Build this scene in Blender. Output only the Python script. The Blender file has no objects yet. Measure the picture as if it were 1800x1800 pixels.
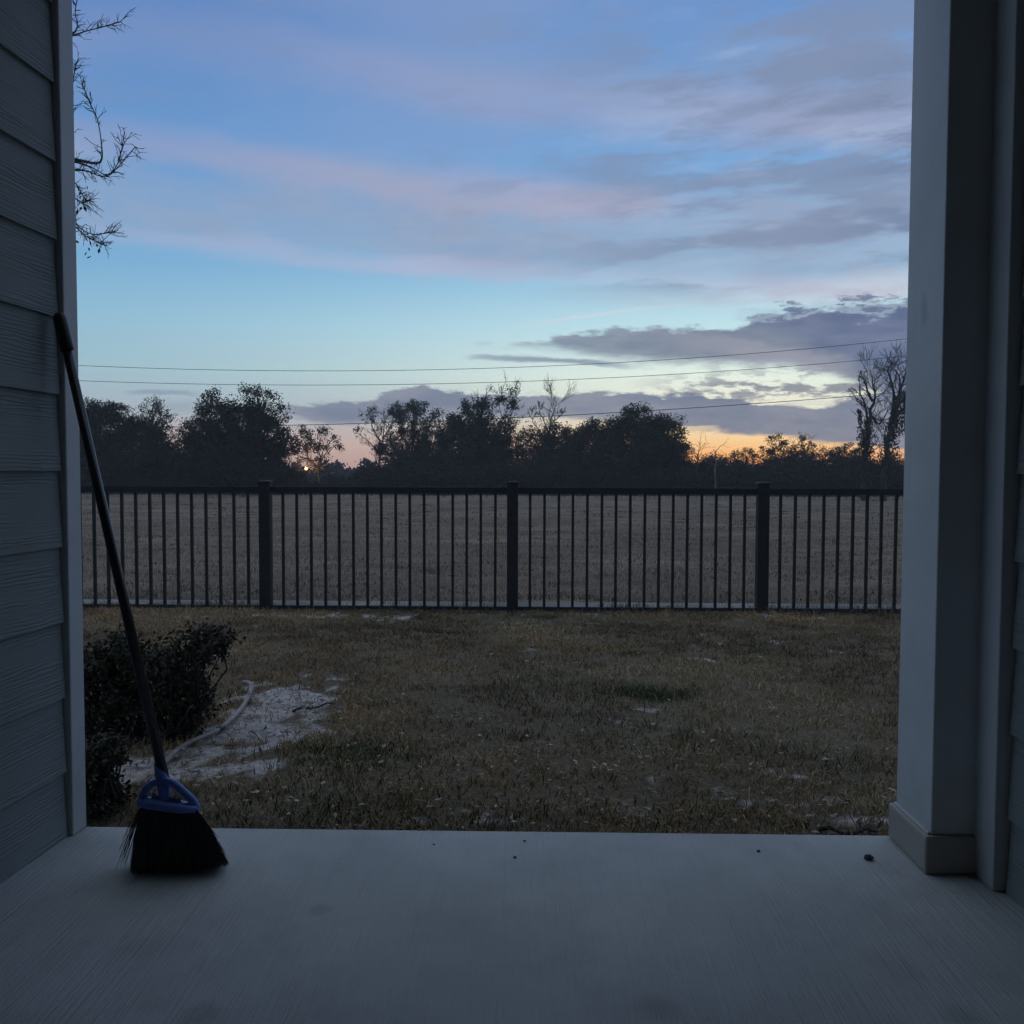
import bpy, math, random
import numpy as np
from mathutils import Vector, Matrix

random.seed(7)
rng = np.random.default_rng(7)
SC = bpy.context.scene
COL = SC.collection

# ------------------------------------------------------------------ camera
F = 1600.0            # focal length in pixels of an 1800 px wide picture
H = 0.86              # lens height above the patio slab
YAW, PITCH, ROLL = math.radians(1.15), math.radians(-2.5), 0.0032
cam_d = bpy.data.cameras.new('camera')
cam_d.sensor_width = 36.0
cam_d.lens = 36.0 * F / 1800.0
cam_d.clip_start, cam_d.clip_end = 0.05, 3000
cam = bpy.data.objects.new('camera', cam_d)
COL.objects.link(cam)
RM = (Matrix.Rotation(YAW, 3, 'Z') @ Matrix.Rotation(math.pi / 2 + PITCH, 3, 'X') @ Matrix.Rotation(ROLL, 3, 'Z'))
cam.matrix_world = Matrix.Translation((0, 0, H)) @ RM.to_4x4()
SC.camera = cam


def ray(px, py):
    return RM @ Vector(((px - 900) / F, (900 - py) / F, -1.0))


def P(px, py, Y):                       # point of the photograph at distance Y in front of the lens
    d = ray(px, py)
    return Vector((0, 0, H)) + d * (Y / d.y)


def G(px, py, a=0.0, b=0.0):            # point of the photograph on the ground plane z = a + b*y
    d = ray(px, py)
    t = (a - H) / (d.z - b * d.y)
    return Vector((0, 0, H)) + d * t


# ------------------------------------------------------------------ colour helpers
def s2l(c):
    return tuple(((v / 255) / 12.92 if v / 255 <= 0.04045 else ((v / 255 + 0.055) / 1.055) ** 2.4) for v in c)


# ------------------------------------------------------------------ node expression helper
class NT:
    def __init__(s, tree):
        s.t = tree
        s.n = tree.nodes
        s.l = tree.links

    def new(s, typ, **kw):
        nd = s.n.new(typ)
        for k, v in kw.items():
            setattr(nd, k, v)
        return nd

    def put(s, sock, v):
        if hasattr(v, 'is_output'):
            s.l.new(v, sock)
        elif isinstance(v, (tuple, list)):
            v = tuple(v)
            n = len(sock.default_value)
            sock.default_value = (v + (1.0,))[:n] if len(v) < n else v[:n]
        else:
            sock.default_value = v

    def m(s, op, a, b=0.0, c=0.0):
        nd = s.new('ShaderNodeMath', operation=op)
        for i, v in enumerate((a, b, c)):
            s.put(nd.inputs[i], v)
        return nd.outputs[0]

    def add(s, a, b): return s.m('ADD', a, b)
    def sub(s, a, b): return s.m('SUBTRACT', a, b)
    def mul(s, a, b): return s.m('MULTIPLY', a, b)

    def step(s, v, lo, hi, a=0.0, b=1.0):
        nd = s.new('ShaderNodeMapRange', interpolation_type='SMOOTHSTEP')
        for k, x in zip(('Value', 'From Min', 'From Max', 'To Min', 'To Max'), (v, lo, hi, a, b)):
            s.put(nd.inputs[k], x)
        return nd.outputs[0]

    def vec(s, x, y, z):
        nd = s.new('ShaderNodeCombineXYZ')
        for i, v in enumerate((x, y, z)):
            s.put(nd.inputs[i], v)
        return nd.outputs[0]

    def noise(s, v, scale, detail=4.0, rough=0.55, dist=0.0):
        nd = s.new('ShaderNodeTexNoise')
        if v is not None:
            s.put(nd.inputs['Vector'], v)
        s.put(nd.inputs['Scale'], scale)
        s.put(nd.inputs['Detail'], detail)
        s.put(nd.inputs['Roughness'], rough)
        s.put(nd.inputs['Distortion'], dist)
        return nd.outputs['Fac']

    def noise2(s, x, y, detail=4.0, rough=0.55):
        nd = s.new('ShaderNodeTexNoise', noise_dimensions='2D')
        s.put(nd.inputs['Vector'], s.vec(x, y, 0.0))
        s.put(nd.inputs['Scale'], 1.0)
        s.put(nd.inputs['Detail'], detail)
        s.put(nd.inputs['Roughness'], rough)
        return nd.outputs['Fac']

    def mix(s, f, a, b):
        nd = s.new('ShaderNodeMix', data_type='RGBA')
        s.put(nd.inputs[0], f)
        s.put(nd.inputs[6], a)
        s.put(nd.inputs[7], b)
        return nd.outputs[2]

    def ramp(s, v, pts):
        nd = s.new('ShaderNodeValToRGB')
        cr = nd.color_ramp
        while len(cr.elements) < len(pts):
            cr.elements.new(0.5)
        for e, (p, c) in zip(cr.elements, pts):
            e.position = p
            e.color = tuple(c[:3]) + (1,)
        s.put(nd.inputs[0], v)
        return nd.outputs[0]

    def curve(s, v, pts):               # pts already in 0..1
        nd = s.new('ShaderNodeFloatCurve')
        cv = nd.mapping.curves[0]
        while len(cv.points) < len(pts):
            cv.points.new(0.5, 0.5)
        for p, (x, y) in zip(cv.points, pts):
            p.location = (x, y)
            p.handle_type = 'AUTO_CLAMPED'
        nd.mapping.update()
        s.put(nd.inputs['Value'], v)
        return nd.outputs[0]


# ------------------------------------------------------------------ sky
SUN_AZ, SUN_EL = math.radians(13.0), math.radians(1.2)
world = bpy.data.worlds.new('World')
SC.world = world
world.use_nodes = True
W = NT(world.node_tree)
W.n.clear()


def build_sky():
    def s2l(c, K=0.76, S=0.90):            # photograph colour -> radiance at the set exposure
        v = [((x / 255 + 0.055) / 1.055) ** 2.4 for x in c]
        g_ = 0.25 * v[0] + 0.6 * v[1] + 0.15 * v[2]
        return tuple((g_ + (x - g_) * S) * K for x in v)

    tc = W.new('ShaderNodeTexCoord').outputs['Generated']
    sep = W.new('ShaderNodeSeparateXYZ')
    W.l.new(tc, sep.inputs[0])
    X, Y, Z = sep.outputs
    az = W.mul(W.m('ARCTAN2', X, Y), 57.29578)
    el = W.mul(W.m('ARCSINE', Z), 57.29578)
    AZ0, AZ1, EL1 = -50.0, 50.0, 50.0
    s = W.m('DIVIDE', W.sub(az, AZ0), AZ1 - AZ0)

    def ang(px, py):
        d = ray(px, py).normalized()
        return math.degrees(math.atan2(d.x, d.y)), math.degrees(math.asin(d.z))

    def line(pts):                       # photograph polyline -> elevation as a function of azimuth
        q = [ang(*p) for p in pts]
        nd = W.curve(s, [((a - AZ0) / (AZ1 - AZ0), min(max(e / EL1, 0), 1)) for a, e in q])
        return W.mul(nd, EL1)

    def prof(pts):                       # (px, value) -> value as a function of azimuth
        return W.curve(s, [((ang(x, 600)[0] - AZ0) / (AZ1 - AZ0), v) for x, v in pts])

    D = 1 / 28.5                         # degrees per pixel
    # --- clear air
    e = W.m('DIVIDE', el, 60.0)
    left = W.ramp(e, [(0.0, s2l((186, 150, 142))), (0.028, s2l((198, 172, 166))), (0.058, s2l((168, 182, 194))),
                      (0.10, s2l((152, 192, 208))), (0.15, s2l((126, 180, 212))), (0.20, s2l((106, 166, 212))),
                      (0.29, s2l((94, 148, 206))), (0.45, s2l((78, 122, 188))), (1.0, s2l((84, 116, 170)))])
    right = W.ramp(e, [(0.0, s2l((246, 136, 80))), (0.016, s2l((255, 178, 90))), (0.034, s2l((255, 212, 146))),
                       (0.062, s2l((244, 240, 212))), (0.10, s2l((234, 250, 236))), (0.145, s2l((192, 232, 240))),
                       (0.20, s2l((146, 200, 230))), (0.29, s2l((114, 168, 220))), (0.45, s2l((100, 144, 204))), (1.0, s2l((84, 116, 170)))])
    wdt = W.m('MINIMUM', W.add(7.5, W.mul(el, 1.6)), 22.0)
    g = W.m('DIVIDE', W.sub(az, 14.0), wdt)
    g = W.m('EXPONENT', W.mul(W.mul(g, g), -0.5))
    col = W.mix(g, left, right)
    nish = W.new('ShaderNodeTexSky', sky_type='NISHITA', sun_disc=False, sun_elevation=SUN_EL,
                 sun_rotation=SUN_AZ, altitude=0.0, air_density=1.0, dust_density=1.0, ozone_density=2.0)
    nb = W.new('ShaderNodeVectorMath', operation='SCALE')
    W.l.new(nish.outputs[0], nb.inputs[0])
    nb.inputs['Scale'].default_value = 0.05
    col = W.mix(0.06, col, nb.outputs[0])

    # --- noises (all in direction space; flatter towards the horizon as real decks are)
    tilt = W.add(el, W.mul(az, 0.13))
    n1 = W.sub(W.noise2(W.mul(az, 0.075), W.mul(tilt, 0.20), 5, 0.55), 0.5)
    n2 = W.sub(W.noise2(W.mul(az, 0.14), W.add(W.mul(el, 0.62), 3.7), 6, 0.62), 0.5)
    n3 = W.sub(W.noise2(W.mul(az, 0.42), W.add(W.mul(el, 1.5), 9.1), 6, 0.68), 0.5)
    n4 = W.noise2(W.mul(az, 0.075), W.add(W.mul(W.sub(el, W.mul(az, 0.05)), 0.40), 21.0), 6, 0.6)
    rag = W.mul(n3, D)
    thin = W.step(n1, -0.22, 0.16, 0.62, 1.0)

    def layer(top, bot, st, sb, nz, amp, fine, op, c, c2=None, soft=False):
        nonlocal col
        w = W.add(W.mul(nz, amp * D), W.mul(rag, fine))
        dt = W.add(W.sub(line(top), el), w)
        db = W.add(W.sub(el, line(bot)), W.mul(w, 0.6))
        k = W.mul(W.step(dt, 0.0, st * D), W.step(db, 0.0, sb * D))
        k = W.mul(k, prof(op))
        if soft:
            k = W.mul(k, thin)
        if c2:
            c = W.mix(W.step(W.add(n2, W.mul(n3, 0.5)), -0.22, 0.22), c, c2)
        col = W.mix(k, col, c)

    def streak(pts, half, soft, nz, amp, op, c):
        nonlocal col
        d = W.m('ABSOLUTE', W.add(W.sub(el, line(pts)), W.mul(nz, amp * D)))
        k = W.mul(W.step(d, half * D, (half + soft) * D, 1.0, 0.0), prof(op))
        col = W.mix(k, col, c)

    # thin wisps; above the view, pale cloud added to whiten and brighten the light
    pv = W.m('DIVIDE', 1.0, W.m('MAXIMUM', W.add(Z, 0.16), 0.05))
    pn = W.noise2(W.mul(X, W.mul(pv, 1.1)), W.mul(W.mul(Y, pv), 1.43), 5, 0.55)
    fill_cloud = W.mul(W.step(pn, 0.34, 0.60), W.step(el, 22.0, 46.0, 0.0, 0.9))
    col = W.mix(fill_cloud, col, s2l((186, 192, 196)))
    wst = W.mul(W.step(pn, 0.44, 0.66), W.mul(W.step(el, 14.0, 19.0), 0.22))
    col = W.mix(wst, col, s2l((140, 156, 198)))
    # upper lavender band
    layer([(-600, -60), (100, -20), (400, 30), (800, 60), (1200, 40), (1600, -10), (2300, -80)],
          [(-600, 60), (100, 110), (400, 135), (700, 185), (1000, 225), (1300, 275), (1600, 310), (2300, 330)],
          110, 80, n1, 150, 20, [(-600, .4), (100, .66), (500, .6), (900, .6), (1300, .85), (1600, .85), (2300, .6)], s2l((130, 152, 190)), None, True)
    streak([(-600, 60), (100, 70), (500, 100), (800, 150), (1100, 195), (1350, 215), (1600, 215), (2300, 200)], 6, 60, n1, 110,
           [(-600, .1), (300, .15), (700, .25), (1150, .35), (1450, .45), (1600, .35), (2300, .2)], s2l((166, 160, 186)))
    # broad middle band
    layer([(-600, 150), (100, 190), (350, 240), (600, 262), (850, 296), (1000, 320), (1150, 312), (1300, 285), (1600, 235), (2300, 200)],
          [(-600, 390), (100, 412), (200, 432), (430, 446), (560, 468), (800, 484), (1000, 498), (1200, 520), (1400, 532), (1600, 510), (2300, 480)],
          90, 46, n1, 110, 26, [(-600, .7), (100, .76), (500, .82), (900, .82), (1300, .9), (1600, .86), (2300, .7)], s2l((134, 156, 190)), s2l((150, 162, 188)), True)
    streak([(-600, 200), (200, 250), (500, 288), (800, 332), (1000, 360), (1120, 366), (1300, 372), (2300, 380)], 4, 46, n1, 70,
           [(-600, .1), (200, .22), (500, .34), (800, .4), (1080, .62), (1180, .3), (1300, .1), (2300, 0)], s2l((180, 164, 182)))
    streak([(-600, 400), (200, 418), (420, 432), (560, 456), (720, 468), (900, 478), (1100, 488), (1300, 500), (2300, 500)], 3, 24, n2, 50,
           [(-600, .1), (180, .2), (420, .34), (560, .34), (740, .5), (900, .36), (1200, .36), (1500, .45), (2300, .2)], s2l((186, 176, 204)))
    # grey wisps over the right of the middle band
    kr = W.mul(W.step(az, -3.0, 12.0), W.mul(W.step(el, 9.6, 12.0), W.step(el, 30.0, 23.0)))
    col = W.mix(W.mul(W.mul(W.step(n4, 0.47, 0.62), kr), 0.72), col, s2l((122, 136, 166)))
    col = W.mix(W.mul(W.mul(W.step(n4, 0.46, 0.30), kr), 0.34), col, s2l((166, 188, 218)))
    kr2 = W.mul(W.step(az, 16.0, 23.0), W.mul(W.step(el, 11.0, 13.0), W.step(el, 25.0, 20.0)))
    col = W.mix(W.mul(W.mul(W.step(n2, -0.02, 0.14), kr2), 0.85), col, s2l((108, 124, 156)))
    col = W.mix(W.mul(W.mul(W.step(n2, 0.02, 0.20), W.step(el, 12.0, 16.0)), W.step(az, -16.0, 14.0, 0.20, 0.55)), col, s2l((120, 140, 174)))
    col = W.mix(W.mul(W.mul(W.step(W.add(n2, W.mul(n3, 0.25)), -0.04, -0.26), W.step(el, 11.0, 14.0)), W.mul(W.step(el, 24.0, 17.0), W.step(az, -20.0, 12.0, 0.10, 0.30))), col, s2l((160, 176, 208)))
    # pale wash under it on the right
    layer([(900, 462), (1100, 492), (1300, 490), (1600, 455), (2300, 450)], [(900, 505), (1100, 552), (1300, 556), (1600, 546), (2300, 545)],
          40, 30, n2, 70, 20, [(900, 0), (1100, .25), (1350, .5), (1600, .75), (2300, .6)], s2l((204, 212, 222)), s2l((184, 186, 204)))
    # vapour trail
    streak([(850, 580), (950, 567), (1050, 553), (1150, 540), (1250, 531)], 0.5, 4.0, n3, 5, [(860, 0), (930, .25), (1050, .6), (1140, .4), (1230, 0)], s2l((208, 212, 222)))
    # dark wedge
    layer([(790, 606), (850, 601), (950, 590), (1050, 576), (1150, 571), (1290, 570), (1345, 545), (1450, 533), (1600, 520), (2300, 500)],
          [(790, 608), (850, 610), (950, 622), (1050, 638), (1150, 648), (1300, 652), (1400, 658), (1480, 680), (1600, 730), (2300, 760)],
          13, 26, n2, 22, 44, [(780, 0), (830, .5), (900, .8), (1100, .9), (1600, .96), (2300, .96)], s2l((106, 118, 142)), s2l((134, 142, 160)))
    layer([(1240, 600), (1340, 546), (1450, 534), (1600, 520), (2300, 505)], [(1240, 604), (1340, 598), (1450, 640), (1520, 670), (1600, 730), (2300, 770)],
          9, 40, n2, 20, 84, [(1240, 0), (1340, .7), (1450, .85), (1600, .9), (2300, .9)], s2l((86, 102, 138)), s2l((108, 120, 152)))
    streak([(1150, 600), (1250, 605), (1350, 622), (1440, 640), (1500, 652)], 6, 20, n3, 60, [(1140, 0), (1250, .4), (1380, .55), (1460, .5), (1510, 0)], s2l((164, 162, 174)))
    streak([(1290, 566), (1345, 556), (1450, 546), (1530, 543), (1600, 535), (2300, 520)], 2, 9, n3, 90, [(1280, 0), (1340, .5), (1480, .6), (1600, .5), (2300, .4)], s2l((168, 190, 206)))
    streak([(820, 628), (900, 629), (1000, 635), (1100, 643)], 1.5, 6, n3, 12, [(815, 0), (870, .65), (1000, .8), (1110, .2), (1160, 0)], s2l((122, 134, 160)))
    # broken flecks in the bright gap
    kg = W.mul(W.mul(W.step(az, 5.0, 12.0), W.step(az, 25.0, 20.0)), W.mul(W.step(el, 3.8, 4.9), W.step(el, 6.8, 5.2)))
    col = W.mix(W.mul(W.mul(W.step(n3, -0.06, 0.08), kg), 0.85), col, s2l((122, 126, 142)))
    # low bank over the trees
    layer([(440, 716), (520, 708), (640, 700), (700, 684), (740, 674), (850, 688), (1000, 690), (1150, 686), (1250, 690), (1350, 704), (1430, 712), (1500, 694), (1600, 676), (2300, 660)],
          [(440, 720), (520, 740), (600, 750), (700, 746), (800, 740), (900, 738), (1000, 740), (1100, 748), (1200, 758), (1300, 768), (1400, 776), (1500, 788), (1600, 796), (2300, 800)],
          9, 12, n2, 12, 40, [(430, 0), (500, .6), (600, .88), (1600, .94), (2300, .94)], s2l((106, 118, 144)), s2l((132, 136, 154)))
    streak([(1180, 753), (1230, 752), (1270, 751)], 2, 3, n3, 6, [(1175, 0), (1200, .8), (1240, .7), (1270, 0)], s2l((236, 206, 160)))
    streak([(1370, 708), (1420, 709), (1465, 708)], 2, 4, n3, 8, [(1360, 0), (1400, .7), (1440, .8), (1475, 0)], s2l((220, 222, 208)))
    # small scraps on the left
    streak([(215, 691), (280, 688), (350, 694)], 1, 6, n3, 16, [(215, 0), (250, .5), (290, .55), (355, 0)], s2l((116, 138, 162)))
    streak([(290, 714), (330, 716), (370, 713)], 1, 14, n3, 30, [(270, 0), (310, .4), (340, .4), (380, 0)], s2l((132, 148, 170)))
    # ground side of the vault
    col = W.mix(W.step(el, -0.3, -3.0), col, s2l((80, 80, 84)))
    bg = W.new('ShaderNodeBackground')
    W.l.new(col, bg.inputs[0])
    bg.inputs[1].default_value = 1.0
    out = W.new('ShaderNodeOutputWorld')
    W.l.new(bg.outputs[0], out.inputs[0])


build_sky()

sun_d = bpy.data.lights.new('sun', 'SUN')
sun_d.energy = 0.04
sun_d.angle = math.radians(6)
sun_d.color = (1.0, 0.66, 0.42)
sun = bpy.data.objects.new('sun', sun_d)
COL.objects.link(sun)
sd = Vector((math.sin(SUN_AZ) * math.cos(SUN_EL), math.cos(SUN_AZ) * math.cos(SUN_EL), math.sin(SUN_EL)))
sun.rotation_euler = sd.to_track_quat('Z', 'Y').to_euler()
sun.location = sd * 60

SC.view_settings.view_transform = 'Standard'
SC.view_settings.look = 'None'
SC.view_settings.exposure = 0.55
SC.view_settings.gamma = 1.0
SC.render.engine = 'CYCLES'
SC.cycles.max_bounces = 5
SC.cycles.diffuse_bounces = 4
SC.cycles.use_adaptive_sampling = True
SC.cycles.adaptive_threshold = 0.02
world.cycles.sampling_method = 'MANUAL'
world.cycles.sample_map_resolution = 256
SC.cycles.use_denoising = True

# ------------------------------------------------------------------ object helpers


def tag(o, label=None, cat=None, group=None, kind=None):
    for k, v in (('label', label), ('category', cat), ('group', group), ('kind', kind)):
        if v:
            o[k] = v
    return o


def empty(name, loc=(0, 0, 0), rz=0.0):
    o = bpy.data.objects.new(name, None)
    o.location = loc
    o.rotation_euler = (0, 0, rz)
    o.empty_display_size = 0.1
    COL.objects.link(o)
    return o


def link(name, me, parent=None):
    o = bpy.data.objects.new(name, me)
    COL.objects.link(o)
    if parent is not None:
        o.parent = parent
    return o


class MB:
    """collects vertices and faces, builds one mesh"""
    def __init__(s):
        s.v, s.f, s.n = [], [], 0

    def put(s, v, f):
        b = s.n
        s.v.extend([tuple(p) for p in v])
        s.f.extend([tuple(i + b for i in q) for q in f])
        s.n += len(v)

    def box(s, x0, x1, y0, y1, z0, z1):
        v = [(x, y, z) for z in (z0, z1) for y in (y0, y1) for x in (x0, x1)]
        s.put(v, [(0, 2, 3, 1), (4, 5, 7, 6), (0, 1, 5, 4), (2, 6, 7, 3), (0, 4, 6, 2), (1, 3, 7, 5)])

    def tube(s, pts, rad, n=8, cap=True):
        pts = [Vector(p) for p in pts]
        if not hasattr(rad, '__len__'):
            rad = [rad] * len(pts)
        ref = None
        V, Q = [], []
        for i, p in enumerate(pts):
            a = pts[max(i - 1, 0)]
            b = pts[min(i + 1, len(pts) - 1)]
            t = (b - a).normalized()
            if ref is None:
                ref = t.cross(Vector((0, 0, 1)) if abs(t.z) < 0.9 else Vector((1, 0, 0))).normalized()
            ref = (ref - t * ref.dot(t)).normalized()
            w = t.cross(ref)
            for k in range(n):
                c = 2 * math.pi * k / n
                V.append(p + (ref * math.cos(c) + w * math.sin(c)) * rad[i])
        for i in range(len(pts) - 1):
            for k in range(n):
                Q.append((i * n + k, i * n + (k + 1) % n, (i + 1) * n + (k + 1) % n, (i + 1) * n + k))
        if cap:
            Q.append(tuple(range(n))[::-1])
            Q.append(tuple((len(pts) - 1) * n + k for k in range(n)))
        s.put(V, Q)

    def build(s, name, mat, parent=None, smooth=False, bevel=0.0):
        me = bpy.data.meshes.new(name)
        me.from_pydata(s.v, [], s.f)
        if mat:
            me.materials.append(mat)
        if smooth:
            me.polygons.foreach_set('use_smooth', [True] * len(me.polygons))
        me.update()
        o = link(name, me, parent)
        if bevel:
            b = o.modifiers.new('bevel', 'BEVEL')
            b.width = bevel
            b.segments = 2
            b.limit_method = 'ANGLE'
        return o


def arrays_mesh(name, V, faces_n, mat, col=None):
    """V: (n*faces_n, 3) array, consecutive faces_n vertices make a face; col: per-vertex colours"""
    nv = len(V)
    nf = nv // faces_n
    me = bpy.data.meshes.new(name)
    me.vertices.add(nv)
    me.vertices.foreach_set('co', np.ascontiguousarray(V, dtype=np.float32).ravel())
    me.loops.add(nv)
    me.loops.foreach_set('vertex_index', np.arange(nv, dtype=np.int32))
    me.polygons.add(nf)
    me.polygons.foreach_set('loop_start', np.arange(0, nv, faces_n, dtype=np.int32))
    me.polygons.foreach_set('loop_total', np.full(nf, faces_n, dtype=np.int32))
    me.update(calc_edges=True)
    if col is not None:
        at = me.color_attributes.new('tint', 'FLOAT_COLOR', 'POINT')
        c = np.ones((nv, 4), dtype=np.float32)
        c[:, :3] = col
        at.data.foreach_set('color', c.ravel())
    if mat:
        me.materials.append(mat)
    return me


# ------------------------------------------------------------------ numpy noise
def vnoise(x, y, seed=0):
    xi, yi = np.floor(x).astype(np.int64), np.floor(y).astype(np.int64)
    fx, fy = x - xi, y - yi
    fx, fy = fx * fx * (3 - 2 * fx), fy * fy * (3 - 2 * fy)

    def h(a, b):
        q = (a * 374761393 + b * 668265263 + seed * 974711) & 0x7fffffff
        q = ((q ^ (q >> 13)) * 1274126177) & 0x7fffffff
        return ((q ^ (q >> 16)) & 0xffff) / 65535.0
    return (h(xi, yi) * (1 - fx) + h(xi + 1, yi) * fx) * (1 - fy) + (h(xi, yi + 1) * (1 - fx) + h(xi + 1, yi + 1) * fx) * fy


def fbm(x, y, seed=0, octv=4):
    a, s, t = 0.5, 0.0, 0.0
    for i in range(octv):
        s = s + a * vnoise(x, y, seed + i * 17)
        t += a
        x, y, a = x * 2.03 + 5.1, y * 2.03 + 1.7, a * 0.5
    return s / t


def sstep(v, a, b):
    t = np.clip((v - a) / (b - a), 0, 1)
    return t * t * (3 - 2 * t)


# ------------------------------------------------------------------ materials
def material(name, fn):
    m = bpy.data.materials.new(name)
    m.use_nodes = True
    t = NT(m.node_tree)
    bs = [n for n in t.n if n.type == 'BSDF_PRINCIPLED'][0]
    fn(t, bs)
    return m


def simple(name, c, rough=0.6, var=0.25, scale=8.0, bump=0.0, bscale=60.0, metal=0.0, spec=0.5):
    def fn(t, b):
        o = t.new('ShaderNodeTexCoord').outputs['Object']
        n = t.noise(o, scale, 5, 0.6)
        k = t.step(n, 0.3, 0.7)
        t.put(b.inputs['Base Color'], t.mix(k, tuple(x * (1 - var) for x in c), tuple(min(1, x * (1 + var)) for x in c)))
        t.put(b.inputs['Roughness'], rough)
        t.put(b.inputs['Metallic'], metal)
        t.put(b.inputs['Specular IOR Level'], spec)
        if bump:
            bp = t.new('ShaderNodeBump')
            t.put(bp.inputs['Height'], t.noise(o, bscale, 4, 0.6))
            t.put(bp.inputs['Strength'], bump)
            t.put(bp.inputs['Distance'], 0.01)
            t.l.new(bp.outputs[0], b.inputs['Normal'])
    return material(name, fn)


def m_siding(t, b):
    o = t.new('ShaderNodeTexCoord').outputs['Object']
    oi = t.new('ShaderNodeObjectInfo').outputs['Random']
    mp = t.new('ShaderNodeMapping')
    t.l.new(o, mp.inputs[0])
    mp.inputs['Scale'].default_value = (1.0, 1.6, 16.0)
    sp = t.new('ShaderNodeVectorMath', operation='ADD')
    t.l.new(mp.outputs[0], sp.inputs[0])
    t.l.new(t.vec(0.0, t.mul(oi, 30.0), t.mul(oi, 17.0)), sp.inputs[1])
    wv = t.new('ShaderNodeTexWave', wave_type='BANDS', bands_direction='Z')
    t.l.new(sp.outputs[0], wv.inputs['Vector'])
    wv.inputs['Scale'].default_value = 2.2
    wv.inputs['Distortion'].default_value = 9.0
    wv.inputs['Detail'].default_value = 4.0
    wv.inputs['Detail Scale'].default_value = 1.6
    wv.inputs['Detail Roughness'].default_value = 0.6
    amt = t.step(t.noise(sp.outputs[0], 1.3, 2), 0.35, 0.65)
    hgt = t.add(t.mul(wv.outputs['Fac'], amt), t.mul(t.noise(sp.outputs[0], 14.0, 3), 0.25))
    bp = t.new('ShaderNodeBump')
    t.put(bp.inputs['Height'], hgt)
    t.put(bp.inputs['Strength'], 0.55)
    t.put(bp.inputs['Distance'], 0.004)
    t.l.new(bp.outputs[0], b.inputs['Normal'])
    n = t.noise(o, 3.0, 5, 0.6)
    t.put(b.inputs['Base Color'], t.mix(n, (0.22, 0.25, 0.245), (0.28, 0.31, 0.30)))
    t.put(b.inputs['Roughness'], 0.62)
    t.put(b.inputs['Specular IOR Level'], 0.3)


def m_concrete(t, b):
    o = t.new('ShaderNodeTexCoord').outputs['Object']
    big = t.noise(o, 1.7, 5, 0.6)
    mid = t.noise(o, 9.0, 5, 0.6)
    c = t.mix(t.step(big, 0.3, 0.7), (0.455, 0.485, 0.475), (0.56, 0.585, 0.57))
    c = t.mix(t.mul(t.step(t.noise(o, 4.0, 6, 0.7), 0.45, 0.68), 0.42), c, (0.38, 0.41, 0.40))
    c = t.mix(t.mul(t.step(mid, 0.5, 0.75), 0.2), c, (0.34, 0.35, 0.345))
    sep = t.new('ShaderNodeSeparateXYZ')
    t.l.new(o, sep.inputs[0])
    x, y, _ = sep.outputs
    for px, py, r in ((1155, 1772, 0.055), (350, 1785, 0.05), (1700, 1790, 0.05), (560, 1600, 0.03)):
        q = G(px, py)
        d = t.m('SQRT', t.add(t.m('POWER', t.m('ABSOLUTE', t.sub(x, q.x)), 2.0), t.m('POWER', t.m('ABSOLUTE', t.sub(y, q.y)), 2.0)))
        d = t.add(d, t.mul(t.sub(mid, 0.5), 0.05))
        c = t.mix(t.mul(t.step(d, r, r * 0.2), 0.38), c, (0.26, 0.25, 0.24))
    mp = t.new('ShaderNodeMapping')
    t.l.new(o, mp.inputs[0])
    mp.inputs['Scale'].default_value = (170.0, 3.0, 1.0)
    mp.inputs['Rotation'].default_value = (0, 0, math.radians(-2.0))
    scr = t.noise(mp.outputs[0], 1.0, 4, 0.7)
    c = t.mix(t.mul(t.step(scr, 0.52, 0.72), 0.22), c, (0.30, 0.31, 0.305))
    c = t.mix(t.mul(t.step(scr, 0.42, 0.26), 0.18), c, (0.60, 0.60, 0.58))
    speck = t.noise(o, 120.0, 2)
    c = t.mix(t.mul(t.step(speck, 0.70, 0.78), 0.5), c, (0.15, 0.15, 0.15))
    t.put(b.inputs['Base Color'], c)
    t.put(b.inputs['Roughness'], 0.85)
    t.put(b.inputs['Specular IOR Level'], 0.25)
    mp = t.new('ShaderNodeMapping')
    t.l.new(o, mp.inputs[0])
    mp.inputs['Scale'].default_value = (150.0, 3.5, 1.0)
    mp.inputs['Rotation'].default_value = (0, 0, math.radians(-2.0))
    groove = t.noise(mp.outputs[0], 1.0, 3, 0.6)
    hgt = t.add(t.mul(groove, t.step(big, 0.2, 0.6, 0.5, 1.0)), t.mul(t.noise(o, 260.0, 3), 0.4))
    bp = t.new('ShaderNodeBump')
    t.put(bp.inputs['Height'], hgt)
    t.put(bp.inputs['Strength'], 0.85)
    t.put(bp.inputs['Distance'], 0.006)
    t.l.new(bp.outputs[0], b.inputs['Normal'])


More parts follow.
